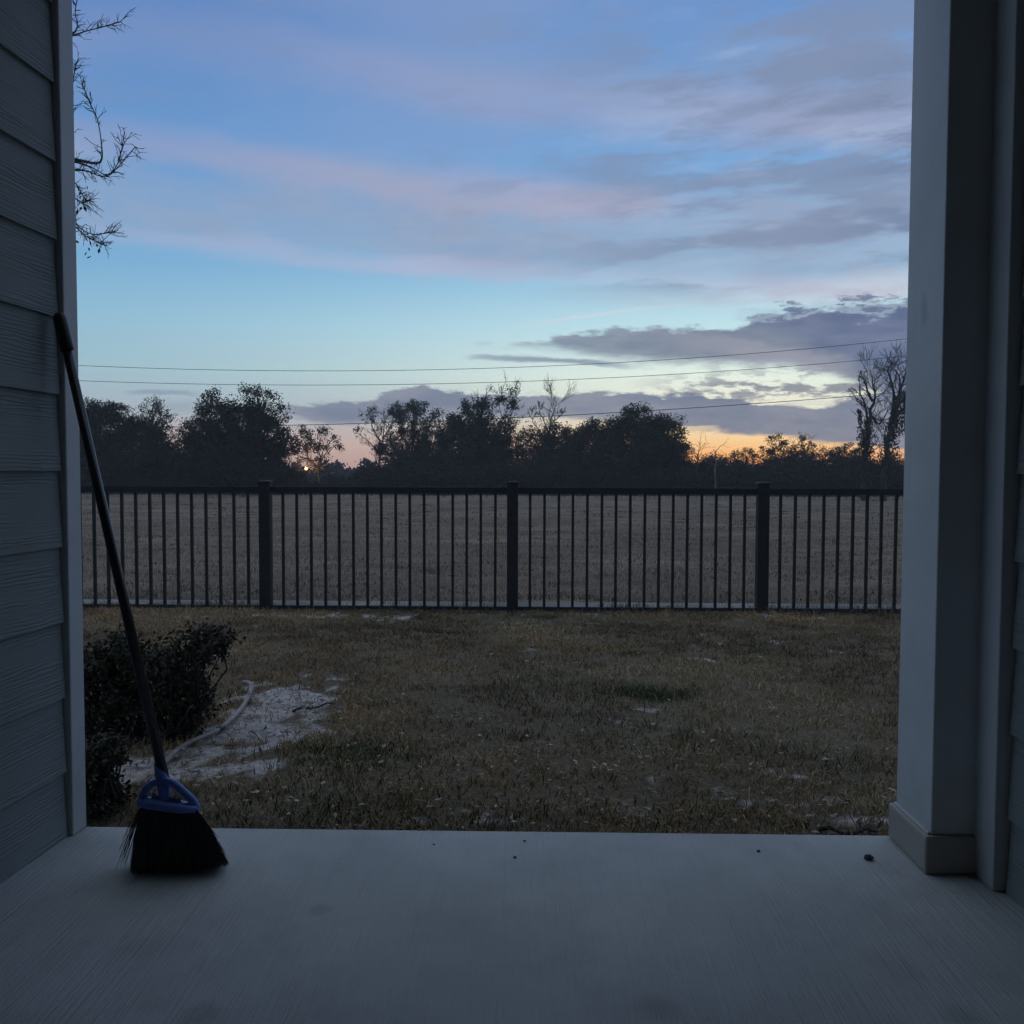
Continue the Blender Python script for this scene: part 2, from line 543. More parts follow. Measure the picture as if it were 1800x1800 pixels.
def m_paint(t, b, c=(0.52, 0.54, 0.54), stain=None):
    o = t.new('ShaderNodeTexCoord').outputs['Object']
    n = t.noise(o, 2.5, 6, 0.65)
    c2 = tuple(v * 0.86 for v in c)
    k = t.mix(t.step(n, 0.35, 0.7), c, c2)
    if stain is not None:
        sep = t.new('ShaderNodeSeparateXYZ')
        t.l.new(o, sep.inputs[0])
        dy = t.mul(t.sub(sep.outputs[1], stain.y), 2.0)
        dz = t.sub(sep.outputs[2], stain.z)
        d = t.m('SQRT', t.add(t.mul(dy, dy), t.mul(dz, dz)))
        d = t.add(d, t.mul(t.sub(t.noise(o, 30.0, 4), 0.5), 0.05))
        k = t.mix(t.mul(t.step(d, 0.045, 0.02), 0.4), k, tuple(v * 0.5 for v in c))
    sz = t.new('ShaderNodeSeparateXYZ')
    t.l.new(o, sz.inputs[0])
    low = t.step(t.add(sz.outputs[2], t.mul(t.sub(t.noise(o, 14.0, 5, 0.7), 0.5), 0.35)), 0.30, 0.02)
    k = t.mix(t.mul(low, 0.35), k, tuple(v * w for v, w in zip(c, (0.55, 0.5, 0.42))))
    scf = t.noise(t.vec(t.mul(sz.outputs[0], 9.0), t.mul(sz.outputs[1], 9.0), t.mul(sz.outputs[2], 1.4)), 3.0, 5, 0.7)
    k = t.mix(t.mul(t.step(scf, 0.56, 0.72), 0.22), k, tuple(v * 0.62 for v in c))
    t.put(b.inputs['Base Color'], k)
    t.put(b.inputs['Roughness'], 0.5)
    t.put(b.inputs['Specular IOR Level'], 0.35)
    bp = t.new('ShaderNodeBump')
    t.put(bp.inputs['Height'], t.noise(o, 170.0, 3))
    t.put(bp.inputs['Strength'], 0.12)
    t.put(bp.inputs['Distance'], 0.003)
    t.l.new(bp.outputs[0], b.inputs['Normal'])


def m_tint(t, b, rough=0.7, spec=0.25):
    at = t.new('ShaderNodeAttribute', attribute_name='tint')
    t.l.new(at.outputs['Color'], b.inputs['Base Color'])
    t.put(b.inputs['Roughness'], rough)
    t.put(b.inputs['Specular IOR Level'], spec)


def m_soil(t, b):
    o = t.new('ShaderNodeTexCoord').outputs['Object']
    at = t.new('ShaderNodeAttribute', attribute_name='tint')
    fine = t.noise(o, 45.0, 5, 0.7)
    k = t.step(fine, 0.25, 0.75, 0.55, 1.35)
    vm = t.new('ShaderNodeVectorMath', operation='SCALE')
    t.l.new(at.outputs['Color'], vm.inputs[0])
    t.l.new(k, vm.inputs['Scale'])
    t.l.new(vm.outputs[0], b.inputs['Base Color'])
    t.put(b.inputs['Roughness'], 0.95)
    t.put(b.inputs['Specular IOR Level'], 0.1)
    bp = t.new('ShaderNodeBump')
    t.put(bp.inputs['Height'], t.add(fine, t.mul(t.noise(o, 140.0, 3), 0.5)))
    t.put(bp.inputs['Strength'], 0.8)
    t.put(bp.inputs['Distance'], 0.012)
    t.l.new(bp.outputs[0], b.inputs['Normal'])


def m_field(t, b):
    o = t.new('ShaderNodeTexCoord').outputs['Object']
    mp = t.new('ShaderNodeMapping')
    t.l.new(o, mp.inputs[0])
    mp.inputs['Scale'].default_value = (0.35, 1.0, 1.0)
    big = t.noise(o, 0.25, 5, 0.65)
    mid = t.noise(mp.outputs[0], 1.6, 6, 0.7)
    fine = t.noise(o, 14.0, 5, 0.75)
    c = t.mix(t.step(big, 0.35, 0.65), (0.20, 0.152, 0.105), (0.33, 0.255, 0.175))
    c = t.mix(t.mul(t.step(mid, 0.44, 0.62), 0.75), c, (0.15, 0.115, 0.085))
    c = t.mix(t.mul(t.step(mid, 0.42, 0.30), 0.55), c, (0.40, 0.33, 0.25))
    c = t.mix(t.mul(t.step(fine, 0.48, 0.68), 0.6), c, (0.12, 0.095, 0.08))
    c = t.mix(t.mul(t.step(fine, 0.40, 0.26), 0.5), c, (0.42, 0.36, 0.30))
    t.put(b.inputs['Base Color'], c)
    t.put(b.inputs['Roughness'], 0.95)
    t.put(b.inputs['Specular IOR Level'], 0.1)
    bp = t.new('ShaderNodeBump')
    t.put(bp.inputs['Height'], t.add(fine, mid))
    t.put(bp.inputs['Strength'], 0.9)
    t.put(bp.inputs['Distance'], 0.06)
    t.l.new(bp.outputs[0], b.inputs['Normal'])


M = {}
M['siding'] = material('siding_paint', m_siding)
M['concrete'] = material('broomed_concrete', m_concrete)
M['strip'] = simple('strip_concrete', (0.22, 0.205, 0.185), 0.9, 0.35, 1.2, 0.6, 30)
M['trim'] = material('trim_paint', lambda t, b: m_paint(t, b, (0.60, 0.63, 0.64)))
M['ceiling'] = simple('ceiling_paint', (0.78, 0.77, 0.74), 0.7, 0.06, 2.0)
M['fence'] = simple('black_powder_coat', (0.020, 0.0205, 0.021), 0.55, 0.2, 20, 0.08, 300, spec=0.22)
M['handle'] = simple('black_metal_tube', (0.02, 0.02, 0.021), 0.28, 0.15, 10)
M['blackplastic'] = simple('black_plastic', (0.010, 0.010, 0.011), 0.5, 0.2, 30)
M['blue'] = simple('blue_plastic', (0.11, 0.19, 0.52), 0.38, 0.12, 20)
M['bristle'] = simple('black_bristle', (0.018, 0.018, 0.019), 0.7, 0.3, 60, spec=0.15)
M['hose'] = simple('tan_hose', (0.30, 0.235, 0.215), 0.5, 0.25, 25)
M['brass'] = simple('dull_coupling', (0.08, 0.07, 0.06), 0.4, 0.3, 30, metal=0.6)
M['soil'] = material('lawn_soil', m_soil)
M['field'] = material('dry_field', m_field)
M['blade'] = material('grass_blade', m_tint)
M['leaf'] = material('leaf_tint', lambda t, b: m_tint(t, b, 0.6, 0.3))
M['farleaf'] = material('far_leaf_tint', lambda t, b: m_tint(t, b, 0.95, 0.04))
M['bark'] = simple('bark', (0.045, 0.038, 0.033), 0.9, 0.35, 6, 0.6, 20)
M['palebark'] = simple('weathered_bark', (0.12, 0.11, 0.10), 0.9, 0.3, 6, 0.6, 20)
M['twig'] = simple('twig_bark', (0.035, 0.03, 0.027), 0.85, 0.3, 6)
M['wire'] = simple('cable', (0.02, 0.02, 0.022), 0.6, 0.1, 2)
M['debris'] = simple('dark_debris', (0.05, 0.05, 0.055), 0.8, 0.5, 80, 0.6, 200)

# ------------------------------------------------------------------ setting: slab, ground
EDGE = G(900, 1460).y                     # outer edge of the patio slab
LA = -0.055 + 0.0270 * EDGE                # lawn plane z = LA + LB*y, falls gently towards the fence
LB = -0.0270
FENCE_Y = 6.74
STRIP0, STRIP1 = 6.86, 7.12
FIELD_Z0 = LA + LB * FENCE_Y + 0.01

b = MB()
b.box(-1.60, 1.50, -1.75, EDGE, -0.30, 0.0)
slab = tag(b.build('patio_slab', M['concrete'], bevel=0.006), 'grey broom-finished concrete patio slab', 'patio', kind='structure')


def lawn_z(x, y):
    z = LA + LB * y + (fbm(x * 1.3, y * 1.3, 3) - 0.5) * 0.05 + (fbm(x * 7, y * 7, 5) - 0.5) * 0.028
    near = sstep(y, EDGE + 0.02, EDGE + 0.25)
    return z * near + (1 - near) * (LA + LB * y - 0.012 + (fbm(x * 9, y * 9, 8) - 0.5) * 0.02)


def spot(x, y, px, py, rx, ry):           # soft elliptical patch, centre and radii in metres
    c = G(px, py, LA, LB)
    return np.exp(-(((x - c.x) / rx) ** 2 + ((y - c.y) / ry) ** 2))


def sand_mask(x, y):
    k = 1.5 * spot(x, y, 505, 1232, .25, .46) + 1.3 * spot(x, y, 460, 1300, .3, .24) + 1.5 * spot(x, y, 330, 1362, .2, .12)
    k += 1.2 * spot(x, y, 250, 1345, .14, .2) + 0.5 * spot(x, y, 440, 1350, .12, .06)
    k += 0.9 * spot(x, y, 620, 1083, .75, .12) + 0.5 * spot(x, y, 380, 1088, .35, .10) + 0.5 * spot(x, y, 1080, 1080, .5, .10) + 0.45 * spot(x, y, 1420, 1084, .7, .08)
    k += 1.0 * spot(x, y, 1530, 1156, .07, .06) + 0.6 * spot(x, y, 1530, 1190, .08, .06) + 0.7 * spot(x, y, 1500, 1445, .10, .04) + 0.3 * spot(x, y, 1400, 1420, .12, .06)
    k += 0.35 * spot(x, y, 1150, 1430, .13, .05)
    n = fbm(x * 4.2, y * 3.0, 31, 5) * 0.5 + fbm(x * 16, y * 11, 37, 4) * 0.75
    return sstep(k * 0.62 + n * 1.9 - 1.22, 0.36, 0.66)


def green_mask(x, y):
    k = 1.0 * spot(x, y, 1155, 1225, .22, .12) + 0.55 * spot(x, y, 1150, 1290, .18, .3) + 0.8 * spot(x, y, 620, 1340, .28, .3) + 0.7 * spot(x, y, 480, 1420, .35, .12)
    k += 0.45 * spot(x, y, 900, 1440, .5, .1) + 0.5 * spot(x, y, 740, 1118, .4, .15) + 0.5 * spot(x, y, 1110, 1150, .12, .12) + 0.4 * spot(x, y, 1000, 1200, .3, .1) + 0.35 * spot(x, y, 1450, 1330, .2, .3)
    return np.clip(k * 0.9 + (fbm(x * 1.7, y * 1.3, 51) - 0.55) * 0.9, 0, 1)


def bare_mask(x, y):
    k = 0.7 * spot(x, y, 780, 1250, .16, .35) + 0.55 * spot(x, y, 1050, 1400, .3, .12) + 0.5 * spot(x, y, 300, 1330, .4, .2) + 0.4 * spot(x, y, 1250, 1380, .35, .15)
    k += 0.5 * spot(x, y, 900, 1090, 3.0, .15)
    return np.clip(k + (fbm(x * 1.9, y * 1.5, 71) - 0.52) * 1.6, 0, 1)


def grid_mesh(name, xs, ys, zf, mat, colf=None):
    XX, YY = np.meshgrid(xs, ys)
    ZZ = zf(XX, YY)
    V = np.stack([XX, YY, ZZ], -1).reshape(-1, 3)
    nx, ny = len(xs), len(ys)
    i = np.arange((nx - 1) * (ny - 1))
    r, c = i // (nx - 1), i % (nx - 1)
    a = r * nx + c
    Fc = np.stack([a, a + 1, a + nx + 1, a + nx], -1).astype(np.int32)
    me = bpy.data.meshes.new(name)
    me.vertices.add(len(V))
    me.vertices.foreach_set('co', V.astype(np.float32).ravel())
    me.loops.add(Fc.size)
    me.loops.foreach_set('vertex_index', Fc.ravel())
    me.polygons.add(len(Fc))
    me.polygons.foreach_set('loop_start', np.arange(0, Fc.size, 4, dtype=np.int32))
    me.polygons.foreach_set('loop_total', np.full(len(Fc), 4, dtype=np.int32))
    me.polygons.foreach_set('use_smooth', np.ones(len(Fc), dtype=bool))
    me.update(calc_edges=True)
    if colf is not None:
        at = me.color_attributes.new('tint', 'FLOAT_COLOR', 'POINT')
        cc = np.ones((len(V), 4), dtype=np.float32)
        cc[:, :3] = colf(XX, YY).reshape(-1, 3)
        at.data.foreach_set('color', cc.ravel())
    me.materials.append(mat)
    return link(name, me)


def lerp(a, b, k):
    return np.asarray(a) * (1 - k[..., None]) + np.asarray(b) * k[..., None]


def soil_col(x, y):
    c = lerp((0.12, 0.098, 0.062), (0.18, 0.148, 0.098), fbm(x * 4, y * 4, 91))
    return lerp(c, (0.56, 0.52, 0.49), sand_mask(x, y) * (0.6 + 0.4 * fbm(x * 25, y * 25, 97, 3)))


xs = np.concatenate([np.linspace(-9, -4.0, 40)[:-1], np.linspace(-4.0, 3.6, 380), np.linspace(3.6, 9, 40)[1:]])
lawn = grid_mesh('lawn', xs, np.linspace(EDGE - 0.05, STRIP0 + 0.03, 235), lawn_z, M['soil'], soil_col)
tag(lawn, 'bare sandy soil of the back lawn', 'lawn', kind='structure')

b = MB()
z = FIELD_Z0
b.box(-40, 40, STRIP0, STRIP1, z - 0.2, z + 0.012)
strip = b.build('path', M['strip'], bevel=0.008)
tag(strip, 'pale narrow concrete strip just beyond the fence', 'path', kind='structure')

FSLOPE = (0.84 - 1.78 - (-0.16)) / (75 - 7.1)


def field_z(x, y):
    s = np.minimum(y, 90.0)
    z = FIELD_Z0 - 0.012 + FSLOPE * (s - STRIP1)
    w = sstep(y, 7.1, 8.0)
    return z + w * ((fbm(x * 0.35, y * 0.35, 12) - 0.5) * 0.10 + (fbm(x * 2.5, y * 2.5, 15) - 0.5) * 0.05 * np.exp(-(y - 7) / 30))


ys = 6.80 + np.cumsum(np.concatenate([[0.0], 0.05 * 1.022 ** np.arange(240)]))
ys = np.concatenate([ys[ys < 110], [120, 130, 138, 145]])
xf = np.concatenate([[-150, -120, -90, -70, -50, -40], np.linspace(-30, 30, 240), [40, 50, 70, 90, 120, 150]])
field = grid_mesh('field', xf, ys, field_z, M['field'])
tag(field, 'open brown winter field beyond the fence', 'field', kind='structure')

b = MB()
b.box(-40, 40, -30, EDGE + 0.4, -0.6, -0.31)
tag(b.build('ground', M['soil']), 'earth under the house', 'ground', kind='structure')

# ------------------------------------------------------------------ house
LAP = 0.176


def siding_wall(name, label, origin, rz, mirror, proud, y_t0, y_t1, back, laps, lap0, trim_back):
    """local +Y runs out towards the lawn, local +X (times mirror) is the porch side"""
    root = tag(empty(name, origin, rz), label, 'wall', kind='thing')
    sx = mirror
    b = MB()
    x0, x1 = sorted((sx * -0.14, sx * -0.024))
    b.box(x0, x1, -back, y_t0 - 0.002, 0.002, 2.60)
    b.build('wall_core', M['siding'], root)
    # one mesh for all boards
    prof = [(0.0, 0.0), (-0.0095, 0.0), (-0.0195, LAP + 0.02), (-0.0105, LAP + 0.02), (-0.0005, 0.002)]
    b = MB()
    ya, yb = -back, y_t0 - 0.004
    v = [(sx * p[0], y, p[1]) for y in (ya, yb) for p in prof]
    n = len(prof)
    f = [(i, (i + 1) % n, n + (i + 1) % n, n + i) for i in range(n)] + [tuple(range(n))[::-1], tuple(n + i for i in range(n))]
    if sx < 0:
        f = [q[::-1] for q in f]
    b.put(v, f)
    first = b.build('siding_board', M['siding'], root)
    first.location.z = lap0
    for k in range(1, laps):
        o = first.copy()
        COL.objects.link(o)
        o.parent = root
        o.location.z = lap0 + k * LAP
    b = MB()
    x0, x1 = sorted((sx * -trim_back, sx * proud))
    b.box(x0, x1, y_t0, y_t1, 0.001, 2.60)
    b.build('corner_trim', M['trim'], root, bevel=0.003)
    return root


A_, B_, C_, D_ = G(0, 1555), G(115, 1474.5), G(129.4, 1470), G(152, 1453)
dv = (B_ - A_).normalized()
rzl = math.atan2(-dv.x, dv.y)
inv = Matrix.Rotation(-rzl, 3, 'Z')
lc, ld = inv @ (C_ - B_), inv @ (D_ - B_)
print('left trim local', lc, ld, 'edge', EDGE, 'B', B_)
siding_wall('house_wall', 'grey lap siding wall on the left, broom leaning on its trim', (B_.x, B_.y, 0), rzl, 1,
            (lc.x + ld.x) / 2, lc.y, ld.y, 3.75, 14, 0.156 - LAP, 0.16)

N1 = G(1745, 1568)
PL_N, PL_F = G(1631, 1538.5), G(1553, 1468.5)
print('right', N1, PL_N, PL_F)
px_x = (PL_N.x + PL_F.x) / 2
PY0, PY1 = PL_N.y, min(PL_F.y, EDGE - 0.012)
SHX = px_x + 0.015
siding_wall('porch_side_wall', 'dark siding wall at the right edge behind the white column', (N1.x + 0.022, N1.y, 0), 0.0, -1,
            0.022, 0.0, PY0 + 0.012 - N1.y, 3.3, 14, 0.156 - LAP, 0.16)

col_root = tag(empty('porch_column', (px_x + 0.1, (PY0 + PY1) / 2, 0)), 'square white porch column with a low plinth on the right', 'column', kind='thing')
cx, cy = px_x + 0.1, (PY0 + PY1) / 2
stain = P(1641, 548, (PY0 + PY1) / 2)
M['shaft'] = material('column_paint', lambda t, b: m_paint(t, b, (0.66, 0.69, 0.70), Vector((0, stain.y - cy, stain.z))))
b = MB()
b.box(SHX - cx, SHX - cx + 0.24, PY0 + 0.010 - cy, PY1 - 0.010 - cy, 0.084, 2.60)
b.build('shaft', M['shaft'], col_root, bevel=0.003)
M['plinth'] = material('plinth_paint', lambda t, b: m_paint(t, b, (0.50, 0.455, 0.41)))
b = MB()
b.box(px_x - cx, px_x - cx + 0.24, PY0 - cy, PY1 - cy, 0.001, 0.084)
b.build('plinth', M['plinth'], col_root, bevel=0.006)
b = MB()                                  # thin bead of caulk on top of the plinth
b.tube([(SHX - cx - 0.003, PY0 + 0.012 - cy, 0.086), (SHX - cx - 0.003, PY1 - 0.012 - cy, 0.086)], 0.004, 6)
b.build('caulk_bead', M['shaft'], col_root)

b = MB()
b.box(-1.7, 1.6, -1.75, EDGE - 0.02, 2.604, 2.72)
tag(b.build('porch_ceiling', M['ceiling']), 'painted porch ceiling overhead', 'ceiling', kind='structure')
b = MB()
b.box(-1.08, 0.84, EDGE - 0.20, EDGE - 0.03, 2.30, 2.60)
tag(b.build('porch_header', M['trim'], bevel=0.004), 'white header beam over the porch opening', 'beam', kind='structure')
b = MB()
b.box(-1.5, 1.5, -1.75, -1.62, 0.001, 2.60)
M['back'] = simple('warm_bounce_paint', (0.68, 0.50, 0.34), 0.7, 0.05, 2)  # unseen wall; its tan is chosen to bounce warm light onto the column
tag(b.build('back_wall', M['back']), 'house wall behind the patio', 'wall', kind='structure')

# ------------------------------------------------------------------ fence
fence = tag(empty('fence', (0, FENCE_Y, LA + LB * FENCE_Y)), 'low black metal picket fence across the far side of the lawn', 'fence')
FZ = LA + LB * FENCE_Y
fx0 = P(901, 1000, FENCE_Y).x
SP = (P(1340, 1000, FENCE_Y).x - P(468, 1000, FENCE_Y).x) / 2
RT = P(900, 857, FENCE_Y).z - FZ           # rail top
RB = 0.014
print('fence', fx0, SP, RT, FZ)
pm = MB()
pm.box(-0.041, 0.041, -0.041, 0.041, -0.10, RT + 0.030)
post0 = None
capm = MB()
h = RT + 0.030
capm.put([(-.046, -.046, h), (.046, -.046, h), (.046, .046, h), (-.046, .046, h),
          (-.046, -.046, h + .010), (.046, -.046, h + .010), (.046, .046, h + .010), (-.046, .046, h + .010),
          (-.022, -.022, h + .019), (.022, -.022, h + .019), (.022, .022, h + .019), (-.022, .022, h + .019)],
         [(3, 2, 1, 0), (0, 1, 5, 4), (1, 2, 6, 5), (2, 3, 7, 6), (3, 0, 4, 7), (4, 5, 9, 8), (5, 6, 10, 9), (6, 7, 11, 10), (7, 4, 8, 11), (8, 9, 10, 11)])
pk = MB()
pk.box(-0.0097, 0.0097, -0.0097, 0.0097, RB + 0.004, RT - 0.006)
tr = MB()
tr.box(0.0412, SP - 0.0412, -0.016, 0.016, RT - 0.034, RT)
tr.box(0.0412, SP - 0.0412, -0.0165, -0.011, RT - 0.044, RT - 0.034)
br = MB()
br.box(0.0412, SP - 0.0412, -0.014, 0.014, RB, RB + 0.026)
protos = {}


def fpart(name, mb, x, jit=0.0, parent=fence, bevel=0.0):
    if name not in protos:
        o = mb.build(name, M['fence'], parent, bevel=bevel)
        protos[name] = o
    else:
        o = protos[name].copy()
        COL.objects.link(o)
        o.parent = parent
    o.location.x = x
    o.rotation_euler.y = jit
    return o


for k in range(-3, 4):
    x = fx0 + k * SP
    p = fpart('post', pm, x, random.uniform(-.002, .002), bevel=0.003)
    fpart('cap', capm, 0.0, 0.0, p)
    if k < 3:
        fpart('top_rail', tr, x)
        fpart('bottom_rail', br, x)
        n = 16
        pitch = (SP - 0.05) / (n + 1)
        for i in range(n):
            fpart('picket', pk, x + 0.025 + pitch * (i + 1) + random.uniform(-.0015, .0015), random.uniform(-.0015, .0015))

# ------------------------------------------------------------------ grass, litter
def blades(x, y, z, h, w, lean, col, ntri=1):
    """one bent blade per point: a quad below and a triangle above, 5 vertices -> stored as 2 faces of 4 (tip doubled)"""
    n = len(x)
    a = rng.uniform(0, 2 * np.pi, n)
    la = rng.uniform(0, 2 * np.pi, n)
    dx, dy = np.cos(a) * w / 2, np.sin(a) * w / 2
    lx, ly = np.cos(la) * lean * h, np.sin(la) * lean * h
    base = np.stack([x, y, z - 0.004], -1)
    side = np.stack([dx, dy, np.zeros(n)], -1)
    mid = base + np.stack([lx * 0.35, ly * 0.35, h * 0.6], -1)
    up = h * np.sqrt(np.clip(1 - lean ** 2 * 0.6, 0.04, 1))
    tip = base + np.stack([lx, ly, up], -1)
    q1 = np.stack([base - side, base + side, mid + side * 0.7, mid - side * 0.7], 1)
    q2 = np.stack([mid - side * 0.7, mid + side * 0.7, tip + side * 0.08, tip - side * 0.08], 1)
    V = np.concatenate([q1, q2], 1).reshape(-1, 3)
    C = np.repeat(col, 8, axis=0)
    return V, C


def make_lawn_grass():
    n = 210000
    x = rng.uniform(-3.9, 3.4, n)
    y = EDGE + 0.015 + (6.9 - EDGE) * rng.uniform(0, 1, n) ** 1.15
    sand, green, bare = sand_mask(x, y), green_mask(x, y), bare_mask(x, y)
    tuft = fbm(x * 9, y * 9, 131, 3)
    keep = rng.uniform(0, 1, n) < (1 - 0.86 * sand) * (1 - 0.85 * bare) * (0.35 + 1.1 * sstep(tuft, 0.35, 0.65)) * 0.9
    x, y, green, bare, tuft = x[keep], y[keep], green[keep], bare[keep], tuft[keep]
    n = len(x)
    g = (rng.uniform(0, 1, n) < np.clip(green * 1.0 + 0.04, 0, 0.95)).astype(float)
    dry = lerp((0.39, 0.295, 0.145), (0.20, 0.152, 0.08), rng.uniform(0, 1, n))
    pale = lerp((0.55, 0.47, 0.31), (0.40, 0.34, 0.21), rng.uniform(0, 1, n))
    dry = np.where((rng.uniform(0, 1, n) < 0.2)[:, None], pale, dry)
    grn = lerp((0.075, 0.095, 0.04), (0.14, 0.14, 0.06), rng.uniform(0, 1, n))
    c = dry * (1 - g[:, None]) + grn * g[:, None]
    pt = fbm(x * 1.1, y * 1.4, 611, 4)
    c = c * (0.42 + 0.62 * sstep(pt, .34, .66))[:, None] * lerp((1.14, .94, .84), (1.02, .98, .98), sstep(fbm(x * .9, y * .9, 641), .4, .6))
    h = rng.uniform(0.012, 0.035, n) * (0.6 + 0.8 * tuft) * (1 + 0.35 * g)
    lean = rng.uniform(0.35, 1.28, n)
    h = h * np.where(lean > 1.0, 1.5, 1.0)
    far = 1 + (y - EDGE) * 0.10
    V, C = blades(x, y, lawn_z(x, y), h, rng.uniform(0.0022, 0.0042, n) * far, lean, c)
    # taller clumps
    for px, py, k, r, hh, gr in ((1150, 1224, 620, .19, .055, .85), (1500, 1090, 260, .22, .05, 0), (960, 1085, 260, .10, .06, .5), (1240, 1088, 220, .16, .055, .3),
                                 (1110, 1152, 160, .08, .04, 1), (1260, 1086, 160, .06, .06, .4), (540, 1440, 500, .5, .04, 1), (1000, 1455, 500, .7, .035, .6),
                                 (700, 1448, 500, .5, .035, .6), (1350, 1455, 300, .4, .04, .2), (620, 1330, 700, .28, .04, 1), (560, 1170, 500, .35, .045, 0)):
        q = G(px, py, LA, LB)
        xx = q.x + rng.normal(0, r * 0.5, k)
        yy = np.maximum(q.y + rng.normal(0, r * 0.35, k), EDGE + 0.012)
        gg = (rng.uniform(0, 1, k) < gr)[:, None]
        cc = np.where(gg, lerp((0.06, 0.08, 0.03), (0.11, 0.115, 0.05), rng.uniform(0, 1, k)), lerp((0.36, 0.28, 0.17), (0.20, 0.16, 0.10), rng.uniform(0, 1, k)))
        v, c2 = blades(xx, yy, lawn_z(xx, yy), rng.uniform(.4, 1, k) * hh, rng.uniform(.003, .005, k), rng.uniform(.2, 1.0, k), cc)
        V, C = np.concatenate([V, v]), np.concatenate([C, c2])
    k = 5200                                  # weeds along the foot of the fence
    xx = rng.uniform(-4, 3.6, k)
    xx = xx[rng.uniform(0, 1, k) < sstep(fbm(xx * 1.6, xx * 0 + 7, 901), .42, .62) * np.where(xx > -.3, 1.0, .45)]
    k = len(xx)
    yy = FENCE_Y + rng.normal(.04, .10, k)
    v, c2 = blades(xx, yy, lawn_z(xx, yy), rng.uniform(.03, .085, k), rng.uniform(.004, .007, k), rng.uniform(.3, 1.1, k),
                   lerp((0.22, 0.175, 0.11), (0.09, 0.085, 0.05), rng.uniform(0, 1, k)))
    V, C = np.concatenate([V, v]), np.concatenate([C, c2])
    k = 420                                   # runners creeping over the slab edge
    xx = rng.uniform(-.95, .85, k)
    xx = xx[rng.uniform(0, 1, k) < sstep(fbm(xx * 6, xx * 0 + 2, 881), .4, .62)]
    k = len(xx)
    yy = EDGE + rng.uniform(.004, .03, k)
    v, c2 = blades(xx, yy, lawn_z(xx, yy), rng.uniform(.05, .095, k), rng.uniform(.0025, .004, k), rng.uniform(.5, 1.0, k),
                   lerp((0.26, 0.21, 0.13), (0.08, 0.085, 0.045), rng.uniform(0, 1, k)))
    V, C = np.concatenate([V, v]), np.concatenate([C, c2])
    o = link('grass', arrays_mesh('grass', V, 4, M['blade'], C))
    tag(o, 'thin dry grass with green patches covering the lawn', 'grass', kind='stuff')

    # field stubble
    n = 150000
    y = 7.16 + 16 * rng.uniform(0, 1, n) ** 1.7
    x = rng.uniform(-1, 1, n) * (2.0 + y * 0.62)
    k = fbm(x * 2.2, y * 3.0, 211, 4)
    keep = rng.uniform(0, 1, n) < sstep(k, 0.30, 0.6) * 0.95
    x, y = x[keep], y[keep]
    n = len(x)
    c = lerp((0.42, 0.34, 0.27), (0.20, 0.16, 0.13), rng.uniform(0, 1, n))
    V, C = blades(x, y, field_z(x, y), rng.uniform(0.02, 0.06, n), rng.uniform(.004, .008, n) * (1 + (y - 7) * .06), rng.uniform(.3, 1.1, n), c)
    k = 2600
    ty = 7.4 + 34 * rng.uniform(0, 1, k) ** 1.8
    tx = rng.uniform(-1, 1, k) * (2.0 + ty * .6)
    sz = rng.uniform(.025, .075, k) * (1 + ty * .02)
    m_ = 16
    bx = (tx[:, None] + rng.normal(size=(k, m_)) * sz[:, None] * 2.2).ravel()
    by = (ty[:, None] + rng.normal(size=(k, m_)) * sz[:, None] * .7).ravel()
    by = np.maximum(by, 7.16)
    tc = np.repeat(lerp((0.10, 0.085, 0.055), (0.40, 0.32, 0.22), (rng.uniform(0, 1, k) > .62).astype(float)), m_, axis=0)
    v, c_ = blades(bx, by, field_z(bx, by), np.repeat(sz, m_) * rng.uniform(.3, .8, k * m_), rng.uniform(.006, .011, k * m_) * (1 + (by - 7) * .05), rng.uniform(.3, 1.1, k * m_), tc)
    V, C = np.concatenate([V, v]), np.concatenate([C, c_])
    # pale uncut fringe at the far side of the field
    n = 26000
    x2 = rng.uniform(-46, 46, n)
    y2 = rng.normal(57.0, 1.5, n) + (fbm(x2 * .1, x2 * 0, 5) - .5) * 3
    c2 = lerp((0.50, 0.42, 0.33), (0.28, 0.23, 0.18), rng.uniform(0, 1, n))
    v2, cc2 = blades(x2, y2, field_z(x2, y2), rng.uniform(.06, .22, n), rng.uniform(.03, .06, n), rng.uniform(.2, .9, n), c2)
    o = link('field_grass', arrays_mesh('field_grass', np.concatenate([V, v2]), 4, M['blade'], np.concatenate([C, cc2])))
    tag(o, 'short dead grass over the field beyond the fence', 'grass', kind='stuff')

    # fallen leaves and chips
    def litter(name, label, x, y, z, size, col):
        n = len(x)
        a = rng.uniform(0, 2 * np.pi, n)
        tx, ty = rng.normal(0, .45, n), rng.normal(0, .45, n)
        L = size * rng.uniform(.8, 1.3, n)
        Wd = L * rng.uniform(.3, .6, n)
        ca, sa = np.cos(a), np.sin(a)
        pts = []
        for u, v, up in ((-.5, 0, .0), (-.1, -.5, .12), (.5, 0, .05), (-.1, .5, .14)):
            lx, ly = u * L, v * Wd
            pts.append(np.stack([x + lx * ca - ly * sa, y + lx * sa + ly * ca, z + 0.006 + np.abs(lx * tx + ly * ty) + up * L], -1))
        V = np.stack(pts, 1).reshape(-1, 3)
        o = link(name, arrays_mesh(name, V, 4, M['leaf'], np.repeat(col, 4, axis=0)))
        tag(o, label, 'leaf litter', kind='stuff')
    n = 1500
    x = rng.uniform(-3.6, 3.2, n)
    y = EDGE + 0.02 + 4.4 * rng.uniform(0, 1, n) ** 1.9
    keep = rng.uniform(0, 1, n) < 0.25 + 0.95 * sstep(fbm(x * 2, y * 2.4, 301), .42, .62)
    x, y = x[keep], y[keep]
